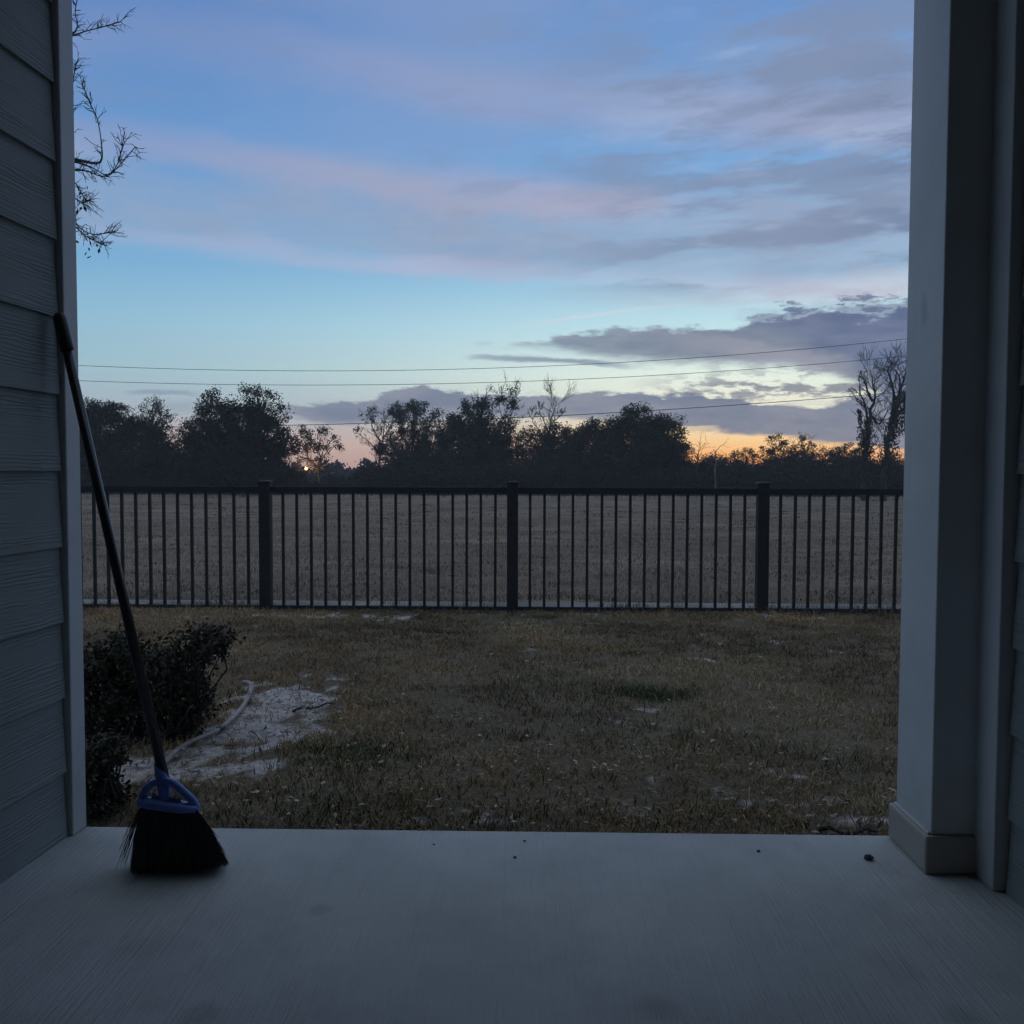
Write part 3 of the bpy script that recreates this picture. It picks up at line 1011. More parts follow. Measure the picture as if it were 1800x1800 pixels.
    # extra heaps by the hose and along the slab
    for px, py, k, rx, ry in ((330, 1370, 90, .3, .15), (1420, 1430, 60, .4, .06), (800, 1430, 60, .5, .08), (1200, 1330, 40, .4, .2), (430, 1290, 60, .3, .3), (960, 1330, 40, .3, .12), (200, 1390, 50, .15, .15)):
        q = G(px, py, LA, LB)
        x = np.concatenate([x, q.x + rng.normal(0, rx, k)])
        y = np.concatenate([y, np.maximum(q.y + rng.normal(0, ry, k), EDGE + .02)])
    n = len(x)
    col = lerp((0.48, 0.40, 0.31), (0.22, 0.165, 0.12), rng.uniform(0, 1, n) ** 0.7)
    litter('leaf_litter', 'pale dead leaves scattered over the lawn', x, y, lawn_z(x, y) + 0.008, rng.uniform(.009, .027, n), col)
    # dark bark chips and rotten leaves strewn over the sand
    n = 9000
    x = rng.uniform(-2.6, 0.6, n)
    y = EDGE + .05 + 2.6 * rng.uniform(0, 1, n)
    keep = (sand_mask(x, y) > .2) & (fbm(x * 11, y * 11, 771) > .40)
    x, y = x[keep][:2200], y[keep][:2200]
    n = len(x)
    col = lerp((0.10, 0.085, 0.07), (0.22, 0.18, 0.14), rng.uniform(0, 1, n) ** 2)
    litter('bark_chips', 'dark bark chips strewn over the white sand patches', x, y, lawn_z(x, y) + .001, rng.uniform(.010, .032, n), col)


make_lawn_grass()

# ------------------------------------------------------------------ twigs lying on the soil
def twig(px0, py0, px1, py1, r, label):
    p, q = G(px0, py0, LA, LB), G(px1, py1, LA, LB)
    b = MB()
    pts = []
    for i in range(6):
        t = i / 5
        v = p.lerp(q, t)
        v.z = float(lawn_z(np.array(v.x), np.array(v.y))) + 0.012 + 0.006 * math.sin(i * 2.1)
        v.y += 0.012 * math.sin(i * 1.7)
        pts.append(v)
    o = pts[0].copy()
    b.tube([v - o for v in pts], [r * (1 - .1 * i) for i in range(6)], 6)
    s = pts[3] - o
    b.tube([s, s + Vector((.04, .03, .012))], [r * .6, r * .3], 5)
    ob = b.build('fallen_twig', M['twig'], smooth=True)
    ob.location = o
    tag(ob, label, 'twig')


twig(515, 1258, 590, 1243, .006, 'dark fallen twig lying on the white sand patch')
twig(1440, 1462, 1545, 1468, .007, 'long dark twig along the slab edge beside the column')

# ------------------------------------------------------------------ garden hose
hp = [(236, 1392), (262, 1368), (288, 1343), (318, 1320), (350, 1302), (382, 1288), (410, 1268), (430, 1243), (441, 1220), (440, 1209), (428, 1206)]
pts = []
for x, y in hp:
    v = G(x, y, LA, LB)
    v.z = float(lawn_z(np.array(v.x), np.array(v.y))) + 0.016
    pts.append(v)


def catmull(p, m=6):
    out = []
    for i in range(len(p) - 1):
        a, b_, c, d = p[max(i - 1, 0)], p[i], p[i + 1], p[min(i + 2, len(p) - 1)]
        for j in range(m):
            t = j / m
            out.append(0.5 * ((2 * b_) + (c - a) * t + (2 * a - 5 * b_ + 4 * c - d) * t * t + (3 * b_ - a - 3 * c + d) * t ** 3))
    return out + [p[-1]]


ho = pts[0].copy()
hose = tag(empty('garden_hose', ho), 'thin tan garden hose curving across sand beside the shrub', 'hose')
pts = catmull([p - ho for p in pts])
b = MB()
b.tube(pts, 0.0088, 10)
b.build('tube', M['hose'], hose, smooth=True)
i = 31
d = (pts[i + 1] - pts[i]).normalized()
b = MB()
b.tube([pts[i] - d * .014, pts[i] - d * .013, pts[i] + d * .013, pts[i] + d * .014], [.0092, .0118, .0118, .0092], 12)
b.build('coupling', M['brass'], hose, smooth=True)

# ------------------------------------------------------------------ broom
wall_n = Vector((math.cos(rzl), math.sin(rzl), 0))
broom_base = G(316, 1534, 0.0)
S0 = P(293, 1425, broom_base.y + 0.010)         # where the bristles leave the cap
S1 = P(283, 1345, broom_base.y + 0.035)         # end of the socket
T1 = P(103, 550, B_.y - 0.02)
T1 = T1 + wall_n * max(0.0, 0.017 - (T1 - B_).dot(wall_n))
print('broom', broom_base, S1, T1, (T1 - B_).dot(wall_n), (T1 - S0).length)
bo = Vector((broom_base.x, broom_base.y, 0))
broom = tag(empty('broom', bo), 'black and blue angled broom leaning on the left wall trim', 'broom')
ax = (T1 - S1).normalized()
capend = T1 - ax * 0.085
b = MB()
b.tube([S1 - ax * 0.03 - bo, capend - bo], [.0112, .0104], 20)
b.build('handle', M['handle'], broom, smooth=True)
b = MB()
b.tube([capend - ax * .004 - bo, capend - ax * .003 - bo, capend + ax * .03 - bo, T1 - ax * .012 - bo, T1 - ax * .003 - bo, T1 - bo], [.0122, .0140, .0150, .0138, .010, .004], 16)
b.build('end_cap', M['blackplastic'], broom, smooth=True)
# blue cap: frame in the vertical plane facing the camera
YB = broom_base.y


def bp(px, py, dy=0.0):
    return P(px, py, YB + 0.012 + dy) - bo


cap = MB()
cap.tube([bp(281, 1340, .028), bp(284, 1362, .02), bp(289, 1392, .008), bp(293, 1424)], [.0128, .0138, .0132, .012], 16)
cap.build('socket', M['blue'], broom, smooth=True)
cap = MB()
rr = 0.0086
rt = catmull([bp(290, 1372, .01), bp(306, 1378, .008), bp(326, 1395, .004), bp(340, 1409, .002), bp(345, 1419)], 5)
cap.tube(rt, rr, 12)
lt = catmull([bp(286, 1373, .012), bp(270, 1377, .01), bp(256, 1388, .008), bp(250, 1402, .004), bp(249, 1414)], 5)
cap.tube(lt, rr, 12)
# lower bar, flattened, wraps the bristles
n0 = cap.n
bar = [bp(246, 1410), bp(262, 1411), bp(290, 1415), bp(320, 1419), bp(348, 1421)]
ctr = []
for q in bar:
    ring = []
    ctr.append(q)
V, Q = [], []
NR = 14
for i, q in enumerate(bar):
    e = 0.75 if i in (0, len(bar) - 1) else 1.0
    for k in range(NR):
        a = 2 * math.pi * k / NR
        V.append(q + Vector((0, math.cos(a) * .021 * e, math.sin(a) * .012 * e)))
for i in range(len(bar) - 1):
    for k in range(NR):
        Q.append((i * NR + k, i * NR + (k + 1) % NR, (i + 1) * NR + (k + 1) % NR, (i + 1) * NR + k))
Q += [tuple(range(NR))[::-1], tuple((len(bar) - 1) * NR + k for k in range(NR))]
cap.put(V, Q)
# inner plates that half close the two windows
for quad in ([(268, 1392), (280, 1400), (283, 1412), (264, 1408)], [(300, 1401), (312, 1403), (326, 1414), (298, 1413)]):
    pf = [bp(x, y, -.001) for x, y in quad] + [bp(x, y, .004) for x, y in quad]
    cap.put(pf, [(3, 2, 1, 0), (4, 5, 6, 7), (0, 1, 5, 4), (1, 2, 6, 5), (2, 3, 7, 6), (3, 0, 4, 7)])
cap.build('cap', M['blue'], broom, smooth=True)
# bristles: a flared, slanted bundle of strands round a dark core
nb = 2600
u = rng.uniform(0, 1, nb)
tz = rng.uniform(-1, 1, nb)
b = MB()


def edge_at(u, v):
    """u across 0..1, v 0 top .. 1 bottom (photograph positions of the bundle)"""
    xl = 248 + (230 - 248) * v ** 0.8
    xr = 347 + (402 - 347) * v ** 1.15
    yt = 1413 + 9 * u
    yb = 1536 - 8 * u - 10 * (u ** 6)
    return xl + (xr - xl) * u, yt + (yb - yt) * v


core = MB()
V, Q = [], []
NU, NV = 14, 7
for side in (-1, 1):
    for j in range(NV + 1):
        for i in range(NU + 1):
            uu, vv = i / NU, j / NV
            px, py = edge_at(0.02 + .96 * uu, vv * 0.97)
            half = (0.012 + 0.016 * vv) * math.sqrt(max(0.02, 1 - (2 * uu - 1) ** 4))
            q = P(px, py, YB + .012 + side * half) - bo
            q.z = max(q.z, 0.004)
            V.append(q)
S = (NU + 1) * (NV + 1)
for side in (0, 1):
    for j in range(NV):
        for i in range(NU):
            a = side * S + j * (NU + 1) + i
            f = (a, a + 1, a + NU + 2, a + NU + 1)
            Q.append(f if side else f[::-1])
for j in range(NV):
    for i in (0, NU):
        a = j * (NU + 1) + i
        Q.append((a, a + NU + 1, S + a + NU + 1, S + a))
for i in range(NU):
    a = NV * (NU + 1) + i
    Q.append((a, a + 1, S + a + 1, S + a))
core.put(V, Q)
bm = core.build('bristles', M['bristle'], broom, smooth=True)
V = []
for k in range(nb):
    stray = k < 46
    uu = float(u[k])
    if stray:
        uu = random.choice((random.uniform(-.10, .0), random.uniform(1.0, 1.06)))
    vv = random.uniform(.93, 1.03) if not stray else random.uniform(.45, .95)
    p0 = edge_at(min(max(uu, .02), .98), 0.02)
    p1 = edge_at(uu + random.uniform(-.015, .015), vv)
    if stray and uu < 0:
        p1 = (p1[0] - 10, p1[1])
    dy0, dy1 = tz[k] * .013, tz[k] * .033
    a = P(p0[0], p0[1], YB + .012 + dy0) - bo
    c = P(p1[0], p1[1], YB + .012 + dy1) - bo
    a.z, c.z = max(a.z, .003), max(c.z, .002)
    m_ = a.lerp(c, .55) + Vector((random.uniform(-.003, .003), random.uniform(-.003, .003), 0.0))
    w = Vector((.0007, random.uniform(-.0005, .0005), 0))
    V += [a - w, a + w, m_ + w, m_ - w, m_ - w, m_ + w, c + w * .5, c - w * .5]
M['strand'] = simple('grey_bristle', (0.045, 0.045, 0.047), 0.55, 0.5, 220, spec=0.3)
me = arrays_mesh('bristle_strands', np.array([tuple(v) for v in V]), 4, M['strand'])
so = link('bristle_strands', me, bm)
so['kind'] = 'stuff'

# ------------------------------------------------------------------ bits on the slab
def crumb(px, py, r, label, flat=0.55):
    c = G(px, py, 0.0)
    b = MB()
    n, m = 9, 5
    V, Q = [], []
    for j in range(m + 1):
        for i in range(n):
            a, t = 2 * math.pi * i / n, math.pi * j / m
            k = r * (1 + random.uniform(-.22, .22))
            V.append((k * math.sin(t) * math.cos(a) * 1.25, k * math.sin(t) * math.sin(a), r * flat + k * flat * math.cos(t)))
    for j in range(m):
        for i in range(n):
            Q.append((j * n + i, j * n + (i + 1) % n, (j + 1) * n + (i + 1) % n, (j + 1) * n + i))
    b.put(V, Q)
    o = b.build('debris', M['debris'], smooth=True)
    o.location = (c.x, c.y, 0.0)
    o.rotation_euler.z = random.uniform(-.3, .3)
    tag(o, label, 'debris', 'specks of dirt on the slab')


crumb(1527, 1511, .0095, 'dark lump on the slab nearest to the column, largest of the specks')
crumb(1333, 1497, .0035, 'small dark speck on the slab right of centre')
crumb(905, 1508, .0034, 'small dark speck on the middle of the slab')
crumb(922, 1479, .0028, 'tiny dark speck close to the outer slab edge at the middle')
crumb(763, 1485, .0024, 'tiny dark speck near the slab edge right of the broom')

# ------------------------------------------------------------------ plants
def leaf_quads(C, size, aspect=0.55, droop=0.0):
    """C (n,3) leaf centres -> randomly turned pointed quads"""
    n = len(C)
    d = rng.normal(size=(n, 3))
    d[:, 2] -= droop
    d /= np.linalg.norm(d, axis=1)[:, None]
    e = np.cross(d, rng.normal(size=(n, 3)))
    e /= np.linalg.norm(e, axis=1)[:, None] + 1e-9
    s = (size * rng.uniform(.65, 1.35, n))[:, None]
    a, w = d * s * .5, e * s * aspect * .5
    return np.stack([C - a, C + w - a * .15, C + a, C - w - a * .15], 1).reshape(-1, 3)


def ball(n):
    v = rng.normal(size=(n, 3))
    return v / np.linalg.norm(v, axis=1)[:, None]


def crown_points(blobs, Y, leaf, cover, clump, sub=40):
    """blobs: (px, py, rx, ry, density) in photograph pixels, standing at distance Y; each gets ragged lobes round its rim"""
    out, hubs = [], []
    m = Y / F
    full = []
    for px, py, rx, ry, den in blobs:
        full.append((px, py, rx * .90, ry * .90, den))
        for _ in range(int(4 + rx * ry / 260)):
            a = random.uniform(-.5, math.pi + .5)
            k = random.uniform(.72, 1.0)
            q = random.uniform(.16, .36)
            full.append((px + math.cos(a) * rx * k, py - math.sin(a) * ry * k, max(rx * q, 5), max(ry * q, 5), min(1.0, den * random.uniform(.45, 1.1))))
    for px, py, rx, ry, den in full:
        c = np.array(P(px, py, Y))
        Rr = np.array([rx * m, max(rx, ry) * m * 0.8, ry * m])
        c[1] += random.gauss(0, .3)
        nleaf = math.pi * Rr[0] * Rr[2] * cover * den / (leaf * leaf * 0.30)
        sub_ = int(sub * random.uniform(.7, 1.3))
        nc = max(2, int(nleaf / sub_))
        hub = c + ball(nc) * (rng.uniform(0, 1, nc) ** 0.40)[:, None] * Rr * 1.03
        if rx > 12:
            hubs.append((c, hub))
        rad = clump * 1.7 * (0.6 + 0.8 * rng.uniform(0, 1, (nc, 1, 1)))
        off = ball(nc * sub_).reshape(nc, sub_, 3) * (rng.uniform(0, 1, (nc, sub_, 1)) ** .45) * rad * np.array([1, 1, .8])
        out.append((hub[:, None, :] + off).reshape(-1, 3))
    return np.concatenate(out), hubs


def crooked(a, b_, n=5, amp=0.06):
    a, b_ = Vector(a), Vector(b_)
    L = (b_ - a).length
    pts = [a]
    for i in range(1, n):
        q = a.lerp(b_, i / n)
        pts.append(q + Vector((random.gauss(0, amp), random.gauss(0, amp), random.gauss(0, amp * .6))) * L)
    return pts + [b_]


def leaf_color(n, base, spread=0.35):
    k = rng.uniform(1 - spread, 1 + spread, (n, 1))
    c = np.array(base)[None, :] * k
    c[:, 0] *= rng.uniform(.85, 1.25, n)
    return c


def leafy_tree(name, label, cat, Y, base_px, blobs, leaf=0.135, cover=4.0, clump=0.27, tint=(0.040, 0.050, 0.032), trunk_r=0.16, stems=60, group='trees beyond the field', shoots=()):
    gz = float(field_z(np.array(P(base_px, 870, Y).x), np.array(Y)))
    base = Vector((P(base_px, 870, Y).x, Y, gz))
    root = tag(empty(name, base), label, cat, group)
    C, hubs = crown_points(blobs, Y, leaf, cover, clump)
    C = C[C[:, 2] > gz + 0.1]
    o0 = np.array(base)
    V = leaf_quads(C - o0, leaf)
    lo = link('crown', arrays_mesh('crown', V, 4, M['farleaf'], np.repeat(leaf_color(len(C), tint), 4, axis=0)), root)
    b = MB()
    top = Vector(max((h[0] for h in hubs), key=lambda q: q[2]))
    fork = base.lerp(Vector((top.x, top.y, top.z)), 0.38)
    b.tube([p - base for p in crooked(base - Vector((0, 0, .2)), fork, 4, .03)], [trunk_r, trunk_r * .9, trunk_r * .8, trunk_r * .75, trunk_r * .7], 7)
    for c, hub in hubs:
        c = Vector(c)
        b.tube([p - base for p in crooked(fork, c, 4, .05)], [trunk_r * .6, trunk_r * .5, trunk_r * .4, trunk_r * .32, trunk_r * .24], 5)
        k = min(len(hub), max(5, int(stems / len(hubs))))
        for q in hub[rng.choice(len(hub), k, replace=False)]:
            q = Vector(q)
            s = fork.lerp(c, random.uniform(.55, 1.0))
            b.tube([p - base for p in crooked(s, q, 3, .07)], [.045, .035, .025, .016], 4, cap=False)
    for (sx, sy, ex, ey) in shoots:         # bare shoots that stand out of the crown
        b.tube([p - base for p in crooked(P(sx, sy, Y), P(ex, ey, Y), 4, .03)], [.035, .03, .024, .018, .010], 4, cap=False)
        for _ in range(7):
            t = random.uniform(.25, .95)
            s = Vector(P(sx, sy, Y)).lerp(P(ex, ey, Y), t)
            e = s + Vector((random.uniform(-.5, .5), random.uniform(-.3, .3), random.uniform(.1, .6)))
            b.tube([p - base for p in crooked(s, e, 2, .06)], [.016, .013, .008], 3, cap=False)
    b.build('trunk', M['bark'], root)
    return root


def bare_branches(b, base, p, d, L, r, lev, spread, up, twigs, minr, org):
    """recursive bare limb; org is subtracted from every point"""
    n = 4
    pts, rad = [p.copy()], [r]
    q, v = p.copy(), d.normalized()
    for i in range(n):
        v = (v + Vector((random.gauss(0, .16), random.gauss(0, .16), random.gauss(0, .10) + up * .10))).normalized()
        q = q + v * (L / n)
        pts.append(q.copy())
        rad.append(max(minr * .8, r * (1 - .55 * (i + 1) / n)))
    b.tube([x - org for x in pts], rad, 6 if r > .08 else (4 if r > .03 else 3), cap=False)
    if lev == 0:
        return
    k = twigs[lev - 1] if lev - 1 < len(twigs) else 3
    for j in range(k):
        t = random.uniform(.3, 1.0) if j else 1.0
        i = min(int(t * n), n - 1)
        s = pts[i].lerp(pts[i + 1], t * n - i)
        ax_ = (pts[i + 1] - pts[i]).normalized()
        side = ax_.cross(Vector((random.gauss(0, 1), random.gauss(0, 1), random.gauss(0, 1)))).normalized()
        dd = (ax_ + side * random.uniform(.45, 1.0) * spread).normalized()
        bare_branches(b, base, s, dd, L * random.uniform(.48, .78), max(minr, rad[i] * random.uniform(.5, .7)), lev - 1, spread, up, twigs, minr, org)


def bare_tree(name, label, Y, base_px, leaders, r=0.14, lev=4, twigs=(4, 4, 3, 3), spread=.9, up=.6, leaves=0, tint=(.06, .05, .035), minr=.010, mat='bark', group='trees beyond the field', vine=None):
    """leaders: list of polylines in photograph pixels, trunk first"""
    x = P(base_px, 870, Y).x
    base = Vector((x, Y, float(field_z(np.array(x), np.array(Y)))))
    root = tag(empty(name, base), label, 'tree', group)
    b = MB()
    for li, ld in enumerate(leaders):
        pts = [Vector(P(px, py, Y)) for px, py in ld]
        if li == 0:
            pts[0] = base - Vector((0, 0, .2))
        for i in range(1, len(pts)):
            pts[i].y += random.gauss(0, .3)
        L = sum((pts[i + 1] - pts[i]).length for i in range(len(pts) - 1))
        pts = catmull(pts, 3)
        pts = [p + Vector((random.gauss(0, .05), random.gauss(0, .05), 0)) if 0 < i else p for i, p in enumerate(pts)]
        n = len(pts)
        rr = [max(.016, r * (1 if li == 0 else .5) * (1 - .85 * i / (n - 1))) for i in range(n)]
        b.tube([p - base for p in pts], rr, 6)
        for i in range(3 if li == 0 else 1, n):
            if lev <= 2 and random.random() < .6:
                continue
            for _ in range(2 if i < n - 2 else 3):
                ax_ = (pts[i] - pts[i - 1]).normalized()
                side = ax_.cross(Vector((random.gauss(0, 1), random.gauss(0, 1), random.gauss(0, 1)))).normalized()
                bare_branches(b, base, pts[i].copy(), ax_ * .6 + side * random.uniform(.5, 1.0), min(1.5, L * random.uniform(.09, .2)), min(.03, rr[i] * .5), max(lev - 2, 0), spread, up, twigs, minr, base)
    nv = b.n
    tr_ = b.build('trunk', M[mat], root)
    vs = np.array(b.v)
    if leaves:
        hi = vs[vs[:, 2] > np.percentile(vs[:, 2], 35)]
        C = hi[rng.integers(0, len(hi), leaves)] + rng.normal(0, .10, (leaves, 3))
        link('crown', arrays_mesh('crown', leaf_quads(C, .15), 4, M['farleaf'], np.repeat(leaf_color(leaves, tint), 4, axis=0)), root)
    if vine:
        C = []
        for (x0, y0, x1, y1, w, k) in vine:
            t = rng.uniform(0, 1, k)
            a, c = np.array(P(x0, y0, Y)), np.array(P(x1, y1, Y))
            C.append(a + (c - a) * t[:, None] + rng.normal(0, 1, (k, 3)) * np.array([w, w, w * .8]) * (1.25 - t[:, None]))
        C = np.concatenate(C) - np.array(base)
        link('vine', arrays_mesh('vine', leaf_quads(C, .17, .4, 1.2), 4, M['farleaf'], np.repeat(leaf_color(len(C), (.045, .04, .035)), 4, axis=0)), root)
    return root


T = leafy_tree
DK = (0.034, 0.035, 0.024)
GR = (0.046, 0.052, 0.036)  # lighter than DK; haze over the central trees put into the leaf colour
T('evergreen_tree', 'broad black-green tree at the far left behind the broom handle', 'tree', 60, 165,
  [(110, 770, 60, 66, 1), (172, 765, 52, 52, 1), (235, 800, 68, 58, 1), (185, 722, 34, 18, .45), (290, 815, 30, 40, .7), (160, 825, 90, 45, 1)], tint=DK)
T('airy_tree', 'airy thin-leaved tree top just left of the largest dark tree', 'tree', 64, 250,
  [(248, 728, 40, 28, .34), (282, 745, 20, 32, .34), (215, 735, 22, 22, .3), (268, 770, 26, 22, .35), (300, 790, 22, 22, .35)], leaf=.125, cover=2.2, clump=.24, tint=(.05, .055, .04), stems=120)
T('oak_tree', 'largest dark round-crowned tree left of centre, nearest the lamp', 'tree', 57, 425,
  [(420, 762, 62, 44, .9), (385, 710, 28, 26, .8), (358, 722, 13, 14, .6), (436, 698, 24, 16, .3), (468, 706, 24, 18, .3), (488, 738, 22, 30, .38), (440, 730, 30, 22, .55), (472, 780, 44, 40, .55), (420, 822, 105, 46, 1),
   (334, 755, 15, 15, .75), (330, 790, 16, 28, .6), (385, 775, 55, 45, 1), (505, 780, 20, 25, .4)], tint=DK, trunk_r=.24, stems=110, clump=.26)
T('airy_tree', 'airy small-leaved tree with sky showing through, beside the orange lamp', 'tree', 62, 560,
  [(560, 778, 34, 26, .32), (525, 775, 24, 24, .4), (585, 785, 16, 16, .25), (540, 805, 34, 18, .4), (562, 828, 24, 12, .3), (520, 835, 16, 10, .3)], leaf=.125, cover=2.2, clump=.22, tint=(.055, .055, .04), stems=140, trunk_r=.1)
bare_tree('bare_tree', 'bare umbrella-shaped tree with fine twigs left of centre', 70, 662,
          [[(668, 870), (668, 800), (672, 770), (676, 735)], [(668, 800), (650, 778), (630, 762)], [(670, 780), (658, 750), (652, 728)], [(672, 770), (690, 745), (692, 725)]],
          r=.11, twigs=(5, 4, 4), spread=1.0, up=.3, leaves=650, tint=(.055, .05, .04))
T('evergreen_tree', 'knobbly dark tree touching the bare umbrella-shaped tree', 'tree', 69, 722,
  [(722, 742, 30, 30, .62), (758, 745, 20, 24, .5), (710, 795, 46, 46, .95), (730, 716, 26, 9, .5), (695, 722, 14, 10, .3), (760, 790, 30, 40, .7)], tint=GR, clump=.24, stems=90)
T('evergreen_tree', 'spiky-topped bushy tree just left of the middle fence post', 'tree', 65, 838,
  [(838, 745, 36, 40, .85), (840, 716, 28, 20, .36), (805, 795, 48, 48, 1), (872, 780, 40, 55, .95), (830, 800, 60, 55, 1), (800, 745, 16, 22, .5)], tint=GR, clump=.25, stems=90,
  shoots=((835, 720, 828, 690), (852, 715, 855, 680), (822, 725, 812, 705), (862, 725, 872, 700), (842, 715, 840, 695)))
bare_tree('bare_tree', 'slender bare tree with ragged leaves behind the spiky bushy tree', 70, 888,
          [[(888, 870), (887, 780), (889, 735), (891, 706)], [(888, 750), (902, 722), (903, 714)], [(888, 745), (878, 715), (878, 702)]], r=.09, twigs=(4, 4, 3), spread=.7, up=.7, leaves=900, tint=(.05, .055, .04))
bare_tree('bare_tree', 'leafless vase-shaped tree right of the middle fence post', 71, 968,
          [[(966, 870), (966, 780), (970, 735), (979, 708)], [(966, 765), (952, 730), (947, 718)], [(968, 745), (986, 730), (990, 722)], [(966, 780), (938, 742), (936, 730)]],
          r=.11, twigs=(4, 4, 3), spread=.65, up=.8, leaves=0)
T('evergreen_tree', 'low rounded dark tree at the foot of the vase-shaped bare tree', 'tree', 68, 975,
  [(985, 795, 36, 44, 1), (950, 785, 30, 32, .8), (935, 765, 24, 16, .3), (975, 762, 22, 16, .5), (1005, 800, 24, 40, .8)], tint=GR)
T('pine_tree', 'wide dark tree mass with the highest top right of centre', 'tree', 63, 1115,
  [(1050, 785, 42, 42, 1), (1085, 760, 32, 26, .85), (1120, 748, 34, 32, .95), (1110, 800, 70, 56, 1), (1122, 722, 18, 10, .7), (1040, 750, 16, 12, .5), (1022, 765, 14, 14, .4)], tint=GR, clump=.26, stems=80, trunk_r=.2)
T('pine_tree', 'feathery pine with a ragged right edge beside the orange glow', 'tree', 63, 1172,
  [(1168, 775, 34, 40, .9), (1178, 742, 22, 14, .7), (1190, 768, 16, 14, .55), (1196, 790, 14, 10, .5), (1160, 745, 20, 16, .7), (1180, 815, 40, 36, .9), (1150, 800, 40, 40, 1)], tint=GR, leaf=.125, clump=.22, stems=90)
T('small_tree', 'small rounded sapling first right of the pine against the glow', 'tree', 74, 1310, [(1312, 800, 16, 10, .35), (1296, 806, 12, 8, .3), (1324, 808, 12, 8, .35)], leaf=.12, cover=2.3, clump=.2, stems=60, trunk_r=.07)
T('small_tree', 'taller rounded sapling with orange sky behind its leaves', 'tree', 74, 1367, [(1370, 778, 14, 13, .6), (1356, 790, 12, 12, .45), (1382, 790, 12, 14, .45), (1350, 800, 12, 10, .4), (1370, 805, 26, 16, .5)], leaf=.12, cover=2.4, clump=.2, stems=90, trunk_r=.08)
T('small_tree', 'twiggy sapling between the tall sapling and the vine-wrapped trees', 'tree', 74, 1412, [(1412, 782, 20, 14, .4), (1432, 795, 14, 12, .4), (1400, 798, 18, 14, .5), (1416, 806, 30, 14, .6)], leaf=.12, cover=2.4, clump=.2, stems=110, trunk_r=.07,
  shoots=((1410, 790, 1405, 766), (1420, 790, 1426, 768), (1400, 795, 1394, 775)))
T('small_tree', 'low spreading sapling left of the vine-wrapped trees', 'tree', 73, 1475, [(1475, 796, 20, 8, .45), (1494, 792, 12, 8, .3), (1460, 800, 12, 7, .4), (1512, 790, 14, 12, .3)], leaf=.12, cover=2.3, clump=.18, stems=70, trunk_r=.06)
bare_tree('dead_tree', 'pale dead snag with a forked top right of the pine', 58, 1258, [[(1257, 873), (1257, 830), (1259, 805), (1262, 790), (1269, 782)], [(1259, 806), (1255, 795), (1254, 790)]], r=.065, lev=2, twigs=(1,), spread=.5, mat='palebark')
bare_tree('dead_tree', 'short dark snag with spread twigs against the orange glow', 60, 1224, [[(1224, 873), (1224, 830), (1226, 800), (1231, 787)], [(1225, 806), (1218, 794)], [(1225, 804), (1221, 790)]], r=.08, lev=3, twigs=(2, 2), spread=.7)
bare_tree('bare_tree', 'left one of two tall vine-wrapped bare trees beside the column', 52, 1520,
          [[(1522, 875), (1524, 800), (1526, 750), (1532, 720), (1536, 690), (1530, 665)], [(1528, 745), (1512, 705), (1508, 672)], [(1534, 705), (1520, 680), (1513, 660)], [(1530, 730), (1550, 745), (1558, 715)]],
          r=.17, lev=4, twigs=(4, 3, 3), spread=.7, up=.7, vine=[(1521, 860, 1526, 735, .30, 1500), (1520, 810, 1510, 720, .16, 500)])
bare_tree('bare_tree', 'right one of two tall vine-wrapped bare trees, half behind the column', 52, 1552,
          [[(1548, 875), (1556, 800), (1568, 740), (1578, 700), (1590, 655)], [(1566, 745), (1572, 690), (1566, 650), (1570, 640)], [(1578, 700), (1582, 670), (1578, 645)], [(1570, 740), (1600, 700), (1606, 665)]],
          r=.20, lev=4, twigs=(4, 3, 3), spread=.65, up=.7, vine=[(1550, 860, 1578, 700, .32, 2200), (1586, 760, 1590, 690, .2, 500)])


def undergrowth(name, label, Y, prof, leaf, cover, n_, tint, depth):
    xs_ = np.array([p[0] for p in prof])
    ys_ = np.array([p[1] for p in prof])
    px = rng.uniform(xs_[0], xs_[-1], n_)
    d = rng.uniform(0, 1, n_)
    yy = Y + d * depth
    m = yy / F
    wob = (fbm(px / 34, px * 0 + 3, 401, 5) - .5) * 62 + (fbm(px / 7, px * 0 + 9, 431, 3) - .5) * 14
    top = np.interp(px, xs_, ys_) + wob * (0.4 + .6 * d)
    x = np.array([P(a, 850, b_).x for a, b_ in zip(px, yy)])
    hmax = (np.array([P(a, t, b_).z for a, t, b_ in zip(px, top, yy)]))
    gz = field_z(x, yy)
    hh = (hmax - gz) * (0.45 + 0.55 * d)
    z = gz + hh * (1 - rng.uniform(0, 1, n_) ** 1.6 * .98)
    C = np.stack([x, yy, z], -1)
    sub = 12
    C = (C[:, None, :] + rng.normal(size=(n_, sub, 3)) * np.array([.24, .24, .16])).reshape(-1, 3)
    C[:, 2] = np.maximum(C[:, 2], np.repeat(gz, sub) + .02)
    o = link(name, arrays_mesh(name, leaf_quads(C, leaf), 4, M['farleaf'], np.repeat(leaf_color(len(C), tint), 4, axis=0)))
    tag(o, label, 'undergrowth', kind='stuff')


undergrowth('undergrowth', 'dark tangle of brush along the far edge of the field', 59.2,
            [(-500, 800), (140, 785), (300, 806), (400, 800), (490, 815), (530, 842), (590, 842), (640, 826), (700, 796), (900, 785), (1200, 800), (1300, 812), (1400, 800), (1500, 798), (1600, 792), (2300, 790)],
            .12, 3, 70000, (0.034, 0.036, 0.028), 9.0)
undergrowth('distant_wood', 'low hazy wood far behind the field edge', 120.0,
            [(-600, 815), (300, 812), (560, 812), (600, 808), (650, 816), (700, 812), (1200, 806), (1260, 812), (1400, 808), (1600, 805), (2400, 806)],
            .5, 3, 9000, (0.045, 0.048, 0.042), 8.0)

